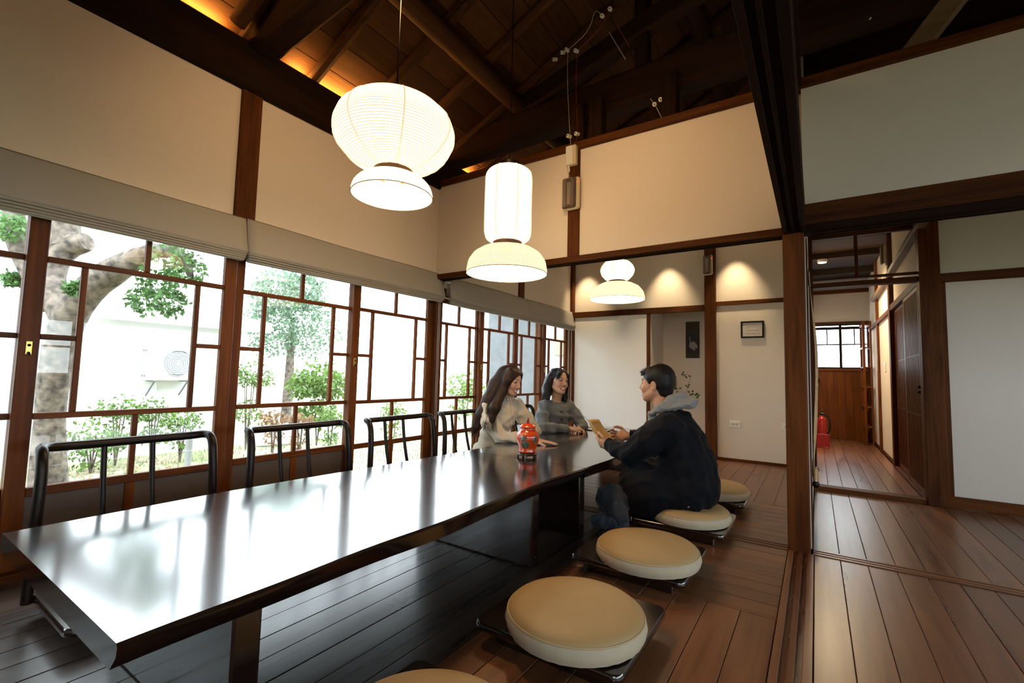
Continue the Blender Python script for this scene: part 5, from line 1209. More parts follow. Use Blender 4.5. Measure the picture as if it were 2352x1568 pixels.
    for c, r, fr in (((-0.755, 3.0, 0.60), (0.135, 0.205, 0.085), tl), ((-0.705, 3.0, 0.52), (0.150, 0.205, 0.13), tl), ((-0.665, 3.0, 0.40), (0.165, 0.215, 0.15), e3), ((-0.645, 3.0, 0.28), (0.165, 0.235, 0.13), e3), ((-0.655, 2.995, 0.20), (0.150, 0.225, 0.075), e3)): F.ell(c, r, fr, 0.05)
    F.ell((-0.86, 2.93, 0.32), (0.17, 0.18, 0.10), e3, 0.05); F.ell((-0.86, 2.83, 0.22), (0.175, 0.115, 0.145), e3, 0.05); F.ell((-0.95, 2.86, 0.28), (0.10, 0.09, 0.085), e3, 0.04)
    F.chain([Sn, (-0.87, 2.79, 0.53), En], [0.085, 0.080, 0.068], 0.05); F.chain([En, (-1.05, 2.84, 0.462), (-1.125, 2.88, 0.476)], [0.066, 0.057, 0.047], 0.03)
    F.chain([Sf, (-0.89, 3.24, 0.56), Ef], [0.085, 0.075, 0.062], 0.05); F.chain([Ef, (-1.065, 3.14, 0.522)], [0.060, 0.044], 0.03)
    F.cap((-1.125, 2.88, 0.476), (-1.20, 2.92, 0.49), 0.034, 0.036, 0.006, 'sub'); F.cap((-1.07, 3.138, 0.52), (-1.15, 3.10, 0.53), 0.033, 0.036, 0.006, 'sub')
    F.ell((-0.765, 3.0, 0.672), (0.115, 0.125, 0.048), tl, 0.04); F.ell((-0.815, 2.87, 0.595), (0.095, 0.075, 0.075), tl, 0.05); F.ell((-0.845, 3.0, 0.755), (0.055, 0.064, 0.062), tl, 0.015, 'sub')
    V, Q = F.mesh(); V = relax(V, Q, 2); V = folds(V, Q, 0.013, 26, 11); V[:, 2] = np.maximum(V[:, 2], 0.088+0.0); V = relax(V, Q, 1)
    jk = link_mesh('jacket', V, Q, cloth('navy_cotton', (0.0032, 0.0038, 0.0065), 0.8, 0.15, 300, 0.02), body, loc)
    MB().sphere(tuple(at(1581, 1163, 'y', 2.79)), (0.008, 0.006, 0.008), 12, 8).build('snap_button', plain('dull_metal_snap', (0.25, 0.25, 0.25), 0.35, metal=0.8), jk, True)
    # hood of the sweatshirt
    F = Field((-1.02, 2.80, 0.60), (-0.56, 3.20, 0.92), 0.005)
    nb = [(-0.903, 2.985, 0.660), (-0.880, 2.935, 0.692), (-0.822, 2.915, 0.735), (-0.745, 2.93, 0.782), (-0.705, 3.0, 0.800), (-0.745, 3.07, 0.782), (-0.822, 3.085, 0.735), (-0.880, 3.065, 0.692), (-0.903, 3.015, 0.660)]
    F.chain(nb, [0.014, 0.019, 0.026, 0.034, 0.040, 0.034, 0.026, 0.019, 0.014], 0.02)
    F.ell((-0.655, 2.99, 0.765), (0.052, 0.085, 0.038), tl, 0.02); F.ell((-0.725, 2.93, 0.755), (0.07, 0.045, 0.035), tl, 0.02); F.ell((-0.725, 3.07, 0.755), (0.07, 0.045, 0.035), tl, 0.02)
    F.cap((-0.80, 3.0, 0.70), (-0.87, 3.0, 0.86), 0.058, 0.075, 0.012, 'sub'); F.ell((-0.825, 3.0, 0.640), (0.085, 0.095, 0.055), None, 0.02)
    V, Q = F.mesh(); V = relax(V, Q, 2); V = folds(V, Q, 0.012, 42, 4); V = relax(V, Q, 1); link_mesh('hood', V, Q, cloth('grey_sweatshirt', (0.23, 0.235, 0.235), 0.9, 0.2, 260), body, loc)
    # trousers and sock
    F = Field((-1.22, 2.60, 0.02), (-0.55, 3.40, 0.36), 0.006)
    F.chain([hip[0], kn[0], (-1.03, 2.735, 0.11), (-1.00, 2.725, 0.075)], [0.09, 0.080, 0.066, 0.056], 0.03); F.chain([hip[1], kn[1], an[1]], [0.09, 0.078, 0.055], 0.03)
    V, Q = F.mesh(); V = relax(V, Q, 2); V = folds(V, Q, 0.010, 34, 8); V[:, 2] = np.maximum(V[:, 2], 0.035); link_mesh('trousers', V, Q, cloth('slate_trousers', (0.026, 0.029, 0.036), 0.85), body, loc)
    F = Field((-1.24, 2.62, -0.01), (-0.94, 2.80, 0.17), 0.004); F.chain([(-1.03, 2.730, 0.135), (-1.03, 2.72, 0.06), (-1.10, 2.703, 0.044), (-1.145, 2.70, 0.041)], [0.050, 0.052, 0.046, 0.038], 0.02); F.ell((-0.985, 2.722, 0.046), (0.045, 0.035, 0.036), None, 0.02)
    V, Q = F.mesh(); V[:, 2] = np.maximum(V[:, 2], 0.003); V = relax(V, Q, 1); V = folds(V, Q, 0.004, 60, 2); link_mesh('sock', V, Q, cloth('blue_grey_sock', (0.055, 0.065, 0.085), 0.9), body, loc)
    return body
make_man()
# folded menu held by the man
M['menu'] = plain('tan_menu_paper', (0.62, 0.39, 0.13), 0.75, noise=0.04, nscale=25)
c00 = at(1350, 964, 'y', 2.925); c01 = at(1376, 963, 'y', 3.10); c10 = at(1388, 1016, 'y', 2.925); c11 = at(1422, 1012, 'y', 3.10)
menu = thing('folded_menu', 'tan printed menu card held open by the man', 'menu', tuple(c10)); nu, nv = 8, 10; nrm = unit(np.cross(c01-c00, c10-c00)); nrm = nrm if nrm[0] > 0 else -nrm
def sheet(A, Bp, Cq, D, bulge):
    V = []; 
    for t in (0, 1):
        for j in range(nv+1):
            for i in range(nu+1):
                a, b = i/nu, j/nv; p = (A*(1-a)+Bp*a)*(1-b)+(Cq*(1-a)+D*a)*b; V.append(p+nrm*(bulge*math.sin(math.pi*b)+0.006*math.sin(math.pi*a))-nrm*0.0006*t)
    k = (nu+1)*(nv+1); fs = []
    for j in range(nv):
        for i in range(nu): a = j*(nu+1)+i; fs += [(a, a+1, a+nu+2, a+nu+1), (k+a, k+a+nu+1, k+a+nu+2, k+a+1)]
    for i in range(nu): fs += [(i, k+i, k+i+1, i+1), (nv*(nu+1)+i, nv*(nu+1)+i+1, k+nv*(nu+1)+i+1, k+nv*(nu+1)+i)]
    for j in range(nv): a = j*(nu+1); fs += [(a, a+nu+1, k+a+nu+1, k+a), (a+nu, k+a+nu, k+a+2*nu+1, a+2*nu+1)]
    return MB().add(V, fs)
sh = sheet(c00, c01, c10, c11, -0.018).build('page', 'menu', menu, 'full')
M['print'] = plain('brown_print', (0.30, 0.17, 0.06), 0.8)
rr_ = random.Random(9)
for j in range(13):
    b = 0.10+0.055*j; a0 = 0.16+0.06*rr_.random(); a1 = rr_.uniform(0.55, 0.9)
    pts = [(lambda a: (c00*(1-a)+c01*a)*(1-b)+(c10*(1-a)+c11*a)*b+nrm*(-0.018*math.sin(math.pi*b)+0.006*math.sin(math.pi*a)+0.0004))(a) for a in np.linspace(a0, a1, 6)]
    MB().tube(pts, 0.0022 if j == 0 else 0.0009, 4).build('print_line', 'print', menu)
d00 = at(1331, 943, 'y', 2.96); MB().add([c00, c10*0.5+c00*0.5, d00*0.55+c10*0.45, d00], [(0, 1, 2, 3), (3, 2, 1, 0)])
back_ = at(1331, 943, 'y', 2.94); q1 = c00+(c10-c00)*0.55; q2 = back_+(c10-c00)*0.55+np.array([0.02, 0, 0.0])
MB().add([c00, q1, q2, back_]+[p-nrm*0.0008 for p in (c00, q1, q2, back_)], [(0, 1, 2, 3), (7, 6, 5, 4), (0, 4, 5, 1), (1, 5, 6, 2), (2, 6, 7, 3), (3, 7, 4, 0)]).build('back_page', plain('pale_menu_back', (0.62, 0.58, 0.52), 0.8), menu)

# ------------------------------------------------------------ the long-haired woman in cream
def make_w1():
    loc = (-2.22, 3.06, 0.081); Hd = Head((-2.055, 3.085, 0.872), (1.0, -0.08), -0.22, -0.10, 0.97)
    Rs, Ls = (-2.165, 2.935, 0.660), (-2.105, 3.26, 0.665); Re, Le = (-2.045, 2.955, 0.438), (-1.985, 3.37, 0.445); Rw, Lw = (-1.80, 3.05, 0.428), (-1.93, 3.12, 0.43)
    hip = ((-2.26, 2.97, 0.185), (-2.26, 3.15, 0.185)); kn = ((-1.90, 2.86, 0.20), (-1.90, 3.26, 0.20)); an = ((-2.02, 3.14, 0.13), (-2.03, 2.98, 0.13))
    F = Field((-2.48, 2.70, 0.07), (-1.55, 3.50, 1.02), 0.0033); build_head(F, Hd, True, True)
    F.chain([Hd.p(-0.03, 0, -0.07), (-2.105, 3.10, 0.74), (-2.13, 3.10, 0.66)], [0.048, 0.045, 0.05], 0.03)
    fr = np.stack([unit((0.35, -0.06, 0)), unit((0.06, 0.35, 0)), [0, 0, 1]])
    for c, r in (((-2.155, 3.095, 0.57), (0.075, 0.13, 0.11)), ((-2.205, 3.08, 0.40), (0.07, 0.11, 0.12)), ((-2.25, 3.06, 0.22), (0.095, 0.14, 0.11))): F.ell(c, r, fr, 0.05)
    F.chain([Rs, Re, Rw], [0.032, 0.028, 0.022], 0.02); F.chain([Ls, Le, Lw], [0.032, 0.028, 0.022], 0.02)
    for i in (0, 1): F.chain([hip[i], kn[i], an[i]], [0.075, 0.055, 0.04], 0.03)
    hand(F, (-1.785, 3.055, 0.424), (0.95, 0.30, -0.06), (0, 0, -1), 1, (0.06, 0.05, 0.06, 0.08), 0.2, 0.92, 0.05); hand(F, Lw, (-0.1, -1, -0.02), (0, 0, -1), 1, (0.1, 0.1, 0.1, 0.1), 0.2, 0.9)
    V, Q = F.mesh(); V = relax(V, Q, 1); col = head_colors(V, Hd, SK_W, True, True, np.tile(np.array(SK_W), (len(V), 1)))
    body = link_mesh('person', V, Q, M['skin'], None, loc, col); tag(body, 'laughing woman with long dark hair in a cream blouse', 'person')
    p = Hd.p; Fr = Hd.F
    F = Field((-2.50, 2.72, 0.38), (-1.90, 3.30, 1.03), 0.0045)
    F.ell(p(-0.018, 0, 0.040), (0.106, 0.087, 0.088), Fr); F.ell(p(-0.055, 0, -0.02), (0.062, 0.078, 0.085), Fr, 0.03)
    F.ell(p(0.092, 0.012, -0.050), (0.072, 0.066, 0.112), Fr, 0.014, 'sub')
    # curtain of hair on the near side and the fall behind the back
    F.chain([p(0.03, -0.070, 0.075), p(0.030, -0.086, 0.0), p(0.012, -0.090, -0.09), (-2.075, 2.905, 0.66), (-2.085, 2.885, 0.575), (-2.085, 2.875, 0.53)], [0.030, 0.032, 0.040, 0.042, 0.024, 0.008], 0.03)
    F.chain([p(-0.06, -0.05, 0.04), p(-0.09, -0.06, -0.06), (-2.165, 2.955, 0.72), (-2.205, 2.910, 0.60), (-2.228, 2.875, 0.50), (-2.235, 2.865, 0.455)], [0.052, 0.056, 0.054, 0.042, 0.026, 0.008], 0.03)
    F.chain([p(-0.08, 0.02, 0.0), p(-0.10, 0.02, -0.09), (-2.23, 3.04, 0.66), (-2.28, 3.03, 0.52)], [0.055, 0.06, 0.05, 0.02], 0.03)
    F.chain([p(0.035, 0.066, 0.07), p(0.025, 0.082, 0.0), p(0.0, 0.082, -0.08), p(-0.03, 0.08, -0.15)], [0.022, 0.022, 0.026, 0.014], 0.02)
    V, Q = F.mesh(); V = relax(V, Q, 3)
    g1 = [[p(0.03, -0.06, 0.09), p(0.035, -0.09, 0.0), p(0.012, -0.10, -0.1), (-2.075, 2.885, 0.64), (-2.06, 2.87, 0.54), (-2.05, 2.87, 0.50)], [p(0.0, -0.07, 0.09), p(-0.01, -0.1, -0.02), (-2.12, 2.90, 0.70), (-2.11, 2.87, 0.58), (-2.12, 2.86, 0.50)],
          [p(-0.05, -0.06, 0.09), p(-0.1, -0.09, -0.03), (-2.19, 2.915, 0.68), (-2.225, 2.87, 0.56), (-2.24, 2.85, 0.47), (-2.255, 2.84, 0.44)], [p(-0.08, -0.04, 0.07), p(-0.12, -0.06, -0.05), (-2.21, 2.935, 0.64), (-2.24, 2.89, 0.50), (-2.25, 2.87, 0.44)]]
    join_mb(V, Q, strands(g1, 8, 420, 0.0008, 0.012)).build('hair', hair_mat('dark_brown_hair', (0.009, 0.0045, 0.003), (0.045, 0.018, 0.008), 0.32), body, 'full')
    F = Field((-2.50, 2.76, 0.10), (-1.74, 3.52, 0.80), 0.005)
    for c, r in (((-2.135, 3.10, 0.635), (0.082, 0.165, 0.062)), ((-2.145, 3.095, 0.57), (0.105, 0.145, 0.115)), ((-2.195, 3.08, 0.42), (0.105, 0.135, 0.13)), ((-2.24, 3.065, 0.28), (0.125, 0.155, 0.11)), ((-2.25, 3.06, 0.20), (0.13, 0.165, 0.075))): F.ell(c, r, fr, 0.05)
    F.chain([Rs, (-2.125, 2.915, 0.55), Re], [0.060, 0.060, 0.055], 0.05); F.chain([Re, (-1.93, 3.0, 0.436), (-1.80, 3.05, 0.43)], [0.051, 0.042, 0.032], 0.03)
    F.chain([Ls, (-2.05, 3.32, 0.55), Le], [0.062, 0.060, 0.054], 0.045); F.chain([Le, (-1.95, 3.20, 0.432)], [0.048, 0.036], 0.03)
    F.chain([(-2.115, 3.10, 0.70), (-2.10, 3.10, 0.735)], [0.060, 0.053], 0.02); F.cap((-1.80, 3.05, 0.43), (-1.74, 3.07, 0.425), 0.024, 0.028, 0.004, 'sub'); F.cap((-2.10, 3.10, 0.735), (-2.09, 3.10, 0.80), 0.047, 0.055, 0.004, 'sub')
    V, Q = F.mesh(); V = relax(V, Q, 2); V = folds(V, Q, 0.012, 34, 5); V = relax(V, Q, 1); V[:, 2] = np.where(V[:, 0] > -2.06, np.maximum(V[:, 2], 0.399), V[:, 2])
    bl = link_mesh('blouse', V, Q, cloth('cream_jersey', (0.60, 0.525, 0.41), 0.75, 0.08, 420), body, loc)
    fz = [(-2.065, 3.09, 0.715), (-2.045, 3.085, 0.66), (-2.038, 3.08, 0.58), (-2.06, 3.075, 0.48)]
    MB().tube(bez(fz, 2), 0.0028, 6).build('front_seam', cloth('cream_seam', (0.50, 0.43, 0.33), 0.8), bl, True)
    for k in range(6):
        a = -0.9+k*0.36; MB().tube(bez([(-2.10+0.055*math.cos(a), 3.10+0.055*math.sin(a), 0.735), (-2.10+0.070*math.cos(a), 3.10+0.068*math.sin(a), 0.728+0.004*(k % 2)), (-2.10+0.062*math.cos(a+0.2), 3.10+0.062*math.sin(a+0.2), 0.71)], 2), 0.006, 6).build('collar_ruffle', M['cream_ruffle'] if 'cream_ruffle' in M else M.setdefault('cream_ruffle', cloth('cream_ruffle', (0.62, 0.55, 0.43), 0.8)), bl, True)
    F = Field((-2.42, 2.74, 0.07), (-1.80, 3.40, 0.34), 0.007)
    for i in (0, 1): F.chain([hip[i], kn[i], an[i]], [0.09, 0.07, 0.052], 0.03)
    V, Q = F.mesh(); V = relax(V, Q, 1); V[:, 2] = np.maximum(V[:, 2], 0.083); link_mesh('trousers', V, Q, cloth('beige_trousers', (0.36, 0.27, 0.18), 0.85), body, loc)
make_w1()
# ------------------------------------------------------------ the short-haired woman in grey
def make_w2():
    loc = (-2.24, 4.0, 0.081); f0 = unit((0.88, -0.47, 0)); l0 = np.array([0.47, 0.88, 0]); fr = np.stack([f0, l0, [0, 0, 1]])
    Hd = Head((-2.075, 3.945, 0.868), (0.92, -0.40), 0.05, -0.12, 1.08)
    Rs, Ls = (-2.17, 3.85, 0.61), (-2.03, 4.09, 0.61); Re, Le = (-2.095, 3.695, 0.437), (-1.91, 4.14, 0.44); Rw, Lw = (-1.915, 3.845, 0.430), (-1.86, 3.96, 0.43)
    hip = ((-2.30, 3.92, 0.185), (-2.22, 4.09, 0.185)); kn = ((-1.98, 3.70, 0.20), (-1.92, 4.10, 0.20)); an = ((-2.03, 3.92, 0.13), (-2.05, 3.85, 0.13))
    F = Field((-2.52, 3.52, 0.07), (-1.70, 4.34, 1.03), 0.0033); build_head(F, Hd, True, True)
    F.chain([Hd.p(-0.03, 0, -0.07), (-2.095, 3.965, 0.735), (-2.115, 3.98, 0.65)], [0.047, 0.045, 0.05], 0.03)
    for c, r in (((-2.12, 3.975, 0.56), (0.075, 0.135, 0.11)), ((-2.18, 3.99, 0.40), (0.07, 0.11, 0.12)), ((-2.25, 4.01, 0.22), (0.095, 0.14, 0.11))): F.ell(c, r, fr, 0.05)
    F.chain([Rs, Re, Rw], [0.032, 0.028, 0.022], 0.02); F.chain([Ls, Le, Lw], [0.032, 0.028, 0.022], 0.02)
    for i in (0, 1): F.chain([hip[i], kn[i], an[i]], [0.075, 0.055, 0.04], 0.03)
    hand(F, (-1.905, 3.855, 0.436), (0.72, 0.66, -0.02), (0.05, 0.0, -1), 1, (0.30, 0.32, 0.34, 0.36), 0.3, 0.95, 0.04); hand(F, (-1.86, 3.98, 0.425), (0.15, -1, 0), (0, 0, -1), -1, (0.25, 0.25, 0.25, 0.25), 0.3, 0.92)
    V, Q = F.mesh(); V = relax(V, Q, 1); col = head_colors(V, Hd, SK_W, True, True, np.tile(np.array(SK_W)*0.97, (len(V), 1)))
    body = link_mesh('person', V, Q, M['skin'], None, loc, col); tag(body, 'smiling woman with shoulder-length black hair in a grey blouse', 'person')
    p = Hd.p; Fr = Hd.F
    F = Field(Hd.c-np.array([0.2, 0.2, 0.24]), Hd.c+np.array([0.2, 0.2, 0.15]), 0.0042)
    F.ell(p(-0.018, 0, 0.040), (0.104, 0.087, 0.087), Fr); F.ell(p(-0.05, 0, -0.03), (0.066, 0.085, 0.09), Fr, 0.03)
    F.ell(p(0.088, 0.010, -0.052), (0.070, 0.070, 0.108), Fr, 0.014, 'sub'); F.ell(p(0.002, -0.098, -0.018), (0.030, 0.028, 0.036), Fr, 0.01, 'sub')
    for sd, k in ((-1, 1.0), (1, 0.9)):
        F.chain([p(-0.02, sd*0.076, 0.02), p(-0.030, sd*0.090, -0.06), p(-0.022, sd*0.097, -0.125), p(0.012, sd*0.094, -0.172)], [0.034, 0.038, 0.036, 0.012], 0.03)
        F.chain([p(-0.06, sd*0.05, 0.0), p(-0.07, sd*0.06, -0.09), p(-0.05, sd*0.07, -0.165)], [0.05, 0.05, 0.024], 0.03)
    F.chain([p(0.048, -0.022, 0.094), p(0.072, -0.052, 0.058), p(0.062, -0.068, 0.015)], [0.012, 0.012, 0.005], 0.025); F.chain([p(0.046, 0.02, 0.094), p(0.060, 0.058, 0.055), p(0.042, 0.080, -0.01), p(0.03, 0.088, -0.09)], [0.012, 0.013, 0.012, 0.010], 0.025)
    V, Q = F.mesh(); V = relax(V, Q, 3)
    g = [[p(0.0, -0.06, 0.10), p(-0.02, -0.1, 0.0), p(-0.025, -0.115, -0.1), p(0.0, -0.112, -0.165)], [p(-0.03, -0.05, 0.11), p(-0.09, -0.09, 0.0), p(-0.08, -0.1, -0.1), p(-0.05, -0.1, -0.17)], [p(0.055, -0.02, 0.105), p(0.088, -0.05, 0.06), p(0.08, -0.066, 0.02), p(0.073, -0.072, 0.005)], [p(0.0, 0.06, 0.10), p(0.0, 0.1, 0.0), p(0.0, 0.112, -0.1), p(0.02, 0.105, -0.165)]]
    join_mb(V, Q, strands(g, 12, 220, 0.0008, 0.008)).build('hair', hair_mat('blue_black_hair', (0.0045, 0.0042, 0.005), (0.016, 0.015, 0.017), 0.3), body, 'full')
    F = Field((-2.54, 3.50, 0.10), (-1.72, 4.38, 0.80), 0.0052)
    for c, r in (((-2.105, 3.975, 0.610), (0.080, 0.145, 0.055)), ((-2.11, 3.975, 0.54), (0.110, 0.150, 0.125)), ((-2.145, 3.98, 0.44), (0.120, 0.160, 0.13)), ((-2.235, 4.0, 0.28), (0.125, 0.165, 0.11)), ((-2.25, 4.01, 0.20), (0.13, 0.17, 0.075))): F.ell(c, r, fr, 0.05)
    F.chain([(-2.125, 3.935, 0.650), (-2.175, 3.85, 0.630)], [0.035, 0.050], 0.04); F.chain([(-2.175, 3.845, 0.618), (-2.14, 3.765, 0.53), Re], [0.056, 0.062, 0.060], 0.035); F.chain([Re, (-2.02, 3.755, 0.436), (-1.92, 3.84, 0.434)], [0.060, 0.050, 0.037], 0.03); F.cap((-1.975, 3.795, 0.434), (-1.925, 3.838, 0.434), 0.042, 0.041, 0.004)
    F.chain([(-2.08, 4.02, 0.650), (-2.03, 4.095, 0.630)], [0.035, 0.050], 0.04); F.chain([(-2.03, 4.10, 0.618), (-1.965, 4.125, 0.53), Le], [0.056, 0.060, 0.057], 0.035); F.chain([Le, (-1.87, 4.07, 0.44), (-1.86, 4.0, 0.434)], [0.056, 0.046, 0.036], 0.03)
    F.cap((-1.925, 3.838, 0.434), (-1.87, 3.88, 0.434), 0.030, 0.032, 0.004, 'sub'); F.ell((-2.072, 3.95, 0.725), (0.062, 0.066, 0.062), fr, 0.012, 'sub')
    V, Q = F.mesh(); V = relax(V, Q, 2); V = folds(V, Q, 0.014, 30, 17); V = relax(V, Q, 1); V[:, 2] = np.where(V[:, 0] > -2.06, np.maximum(V[:, 2], 0.399), V[:, 2])
    bl = link_mesh('blouse', V, Q, cloth('grey_wool_blend', (0.135, 0.145, 0.152), 0.85, 0.12, 380), body, loc)
    fc = np.array([-2.12, 3.975, 0]); 
    for k, (z, ext) in enumerate(((0.640, 0.070), (0.575, 0.100), (0.505, 0.108), (0.445, 0.110))):
        c = fc+f0*(ext+0.006)+np.array([0, 0, z]); MB().lathe([(0.006, -0.003), (0.010, -0.002), (0.010, 0.002), (0.006, 0.003)], (0, 0, 0), 14).xform(lambda q_: tuple(c+l0*q_[0]+np.array([0, 0, 1.0])*q_[1]+f0*q_[2])).build('button', 'black_iron', bl, True)
    MB().tube([tuple(fc+f0*(e+0.003)+np.array([0, 0, z])) for z, e in ((0.665, 0.072), (0.62, 0.092), (0.56, 0.106), (0.48, 0.113), (0.42, 0.112))], 0.0025, 6).build('placket_seam', cloth('grey_seam', (0.11, 0.115, 0.118), 0.85), bl, True)
    F = Field((-2.46, 3.56, 0.07), (-1.82, 4.30, 0.34), 0.007)
    for i in (0, 1): F.chain([hip[i], kn[i], an[i]], [0.09, 0.07, 0.052], 0.03)
    V, Q = F.mesh(); V = relax(V, Q, 1); V[:, 2] = np.maximum(V[:, 2], 0.083); link_mesh('trousers', V, Q, cloth('dark_trousers', (0.03, 0.03, 0.035), 0.85), body, loc)
make_w2()
# ================================================================ THE GARDEN
GZ = -0.45
def ground_mat():
    m, nt, b = new_mat('garden_soil_and_turf'); tc = N(nt, 'ShaderNodeTexCoord')
    n = N(nt, 'ShaderNodeTexNoise', Scale=1.3, Detail=6.0); nt.links.new(tc.outputs['Object'], n.inputs['Vector'])
    n2 = N(nt, 'ShaderNodeTexNoise', Scale=22.0, Detail=4.0); nt.links.new(tc.outputs['Object'], n2.inputs['Vector'])
    mx = N(nt, 'ShaderNodeMix', data_type='FLOAT'); mx.inputs[0].default_value = 0.45; nt.links.new(n.outputs['Fac'], mx.inputs[2]); nt.links.new(n2.outputs['Fac'], mx.inputs[3])
    r = ramp(nt, [(0.38, (0.20, 0.24, 0.10)), (0.50, (0.34, 0.31, 0.20)), (0.60, (0.44, 0.38, 0.29))]); nt.links.new(mx.outputs[0], r.inputs[0]); nt.links.new(r.outputs[0], b.inputs['Base Color'])
    b.inputs['Roughness'].default_value = 0.95; return m
struct(MB().box((-45, -30, GZ-0.2), (XL-0.14, 45, GZ)).build('ground', ground_mat()), 'pale garden ground with turf patches')
struct(MB().box((XL-0.14, -30, GZ-0.2), (45, YB-0.2, GZ)).box((XR+0.2, YB-0.2, GZ-0.2), (45, 45, GZ)).build('ground_side', ground_mat()), 'pale ground around the house')
struct(MB().box((XL-0.14, YB-0.1, -0.46), (XR+0.1, 9.5, -0.30)).build('floor_foundation', plain('grey_footing', (0.2, 0.19, 0.18), 0.9)), 'grey footing under the house')
M['grass'] = plain('grass_blades', (0.22, 0.28, 0.12), 0.7, noise=0.3, nscale=3); M['dry_leaf'] = plain('dry_leaves', (0.28, 0.16, 0.07), 0.8, noise=0.35, nscale=8)
rg = np.random.RandomState(2)
def scatter(name, n, x0, x1, y0, y1, mat, label, cat, blade):
    b = MB(); V = []; fs = []
    for i in range(n):
        x = rg.uniform(x0, x1); y = rg.uniform(y0, y1); a = rg.uniform(0, 6.28)
        if blade:
            h = rg.uniform(0.03, 0.08); w = 0.006; k = len(V); V += [(x-w*math.cos(a), y-w*math.sin(a), GZ), (x+w*math.cos(a), y+w*math.sin(a), GZ), (x+rg.uniform(-0.02, 0.02), y+rg.uniform(-0.02, 0.02), GZ+h)]; fs.append((k, k+1, k+2))
        else:
            s = rg.uniform(0.02, 0.045); k = len(V); t = rg.uniform(-0.3, 0.3)
            V += [(x+s*math.cos(a), y+s*math.sin(a), GZ+0.012+t*s), (x-0.4*s*math.sin(a), y+0.4*s*math.cos(a), GZ+0.006), (x-s*math.cos(a), y-s*math.sin(a), GZ+0.012-t*s*0.3), (x+0.4*s*math.sin(a), y-0.4*s*math.cos(a), GZ+0.01)]; fs.append((k, k+1, k+2, k+3))
    o = b.add(V, fs).build(name, mat); tag(o, label, cat, kind='stuff')
scatter('grass', 4500, -8.4, -3.4, 0.0, 7.0, 'grass', 'short green grass on the garden ground', 'grass', True)
scatter('fallen_leaves', 1500, -8.0, -3.4, 0.2, 3.5, 'dry_leaf', 'dry leaves scattered under the leaning tree', 'leaves', False)
M['render_white'] = plain('white_render', (0.78, 0.79, 0.80), 0.9, noise=0.03, nscale=5); M['render_blue'] = plain('pale_blue_render', (0.42, 0.47, 0.50), 0.9, noise=0.03, nscale=3)
M['roof_sheet'] = plain('pale_grey_roof', (0.55, 0.56, 0.56), 0.6)
# low white outbuilding with its eave, and a taller pale house beside it
ob = thing('outbuilding', 'low white outbuilding behind the garden carrying the air conditioner', 'building', (-9.8, 1.9, GZ))
MB().box((-11.0, 2.0, GZ), (-8.6, 4.25, 1.62)).build('wall', 'render_white', ob)
MB().prism([(-8.25, 1.66), (-11.2, 2.15), (-11.2, 2.25), (-8.25, 1.74)], 'y', 1.95, 4.5).build('roof', 'roof_sheet', ob)
B('door_panel', 'panel_white', (-8.6, 2.05, GZ), (-8.57, 2.55, 1.35), ob)
B('eave_board', 'render_white', (-8.31, 1.95, 1.56), (-8.26, 4.5, 1.66), ob)
hs = thing('neighbour_house', 'tall pale blue house behind the leaning trunk', 'building', (-10.2, -1.5, GZ))
MB().box((-12, -6, GZ), (-9.2, 1.72, 4.6)).build('wall', 'render_blue', hs)
w_o = B('window', 'dark_z', (-9.2, 0.10, 0.75), (-9.16, 0.95, 1.45), hs); MB().box((-9.16, 0.15, 0.80), (-9.15, 0.90, 1.40)).build('pane', plain('dark_window_glass', (0.06, 0.08, 0.10), 0.1), w_o)
MB().prism([(-8.9, 4.55), (-12.3, 4.9), (-12.3, 5.0), (-8.9, 4.65)], 'y', -6.2, 1.76).build('roof', 'roof_sheet', hs)
# air conditioner on the outbuilding wall
ax_, ay, az = -8.60, 3.02, 0.70
ac = thing('air_conditioner', 'white outdoor air conditioner bracketed to the outbuilding wall', 'air conditioner', (ax_+0.17, ay, az))
B('case', 'panel_white', (ax_+0.05, ay-0.32, az), (ax_+0.30, ay+0.32, az+0.53), ac, 0.015)
gm = plain('grey_grille', (0.16, 0.165, 0.17), 0.5); dk = plain('dark_fan_hole', (0.10, 0.11, 0.12), 0.6)
fan = MB().lathe([(0.20, 0.0), (0.21, 0.002), (0.21, 0.004), (0.19, 0.006)], (0, 0, 0), 32).xform(lambda p: (ax_+0.301+p[2], ay+0.07+p[0], az+0.27+p[1])).build('fan_guard', dk, ac)
for r in (0.05, 0.08, 0.11, 0.14, 0.17, 0.20): MB().tube([(ax_+0.312, ay+0.07+r*math.cos(a), az+0.27+r*math.sin(a)) for a in np.linspace(0, 2*math.pi, 28, endpoint=False)], 0.006, 5, closed=True).build('guard_ring', 'render_white', fan)
MB().lathe([(0.03, 0.0), (0.03, 0.008)], (0, 0, 0), 16).xform(lambda p: (ax_+0.308+p[2], ay+0.07+p[0], az+0.27+p[1])).build('guard_hub', 'render_white', fan)
for i in range(8):
    for j in range(2): B('side_vent', gm, (ax_+0.08+j*0.09, ay-0.323, az+0.05+i*0.055), (ax_+0.15+j*0.09, ay-0.319, az+0.085+i*0.055), ac, 0.002)
for s in (-0.22, 0.22): MB().beam((ax_, ay+s, az-0.01), (ax_+0.30, ay+s, az-0.01), 0.03, 0.02).beam((ax_, ay+s, az-0.24), (ax_+0.28, ay+s, az-0.02), 0.02, 0.02).build('bracket', gm, ac)
MB().tube(bez([(ax_+0.08, ay+0.28, az+0.50), (ax_+0.06, ay+0.1, az+0.62), (ax_+0.05, ay-0.15, az+0.62), (ax_+0.02, ay-0.20, az+0.50)], 3), 0.02, 8).build('pipe', 'render_white', ac, True)
MB().tube([(ax_+0.02, ay-0.10, az-0.05), (ax_+0.02, ay-0.12, GZ)], 0.012, 6).build('drain_pipe', 'render_white', ac)
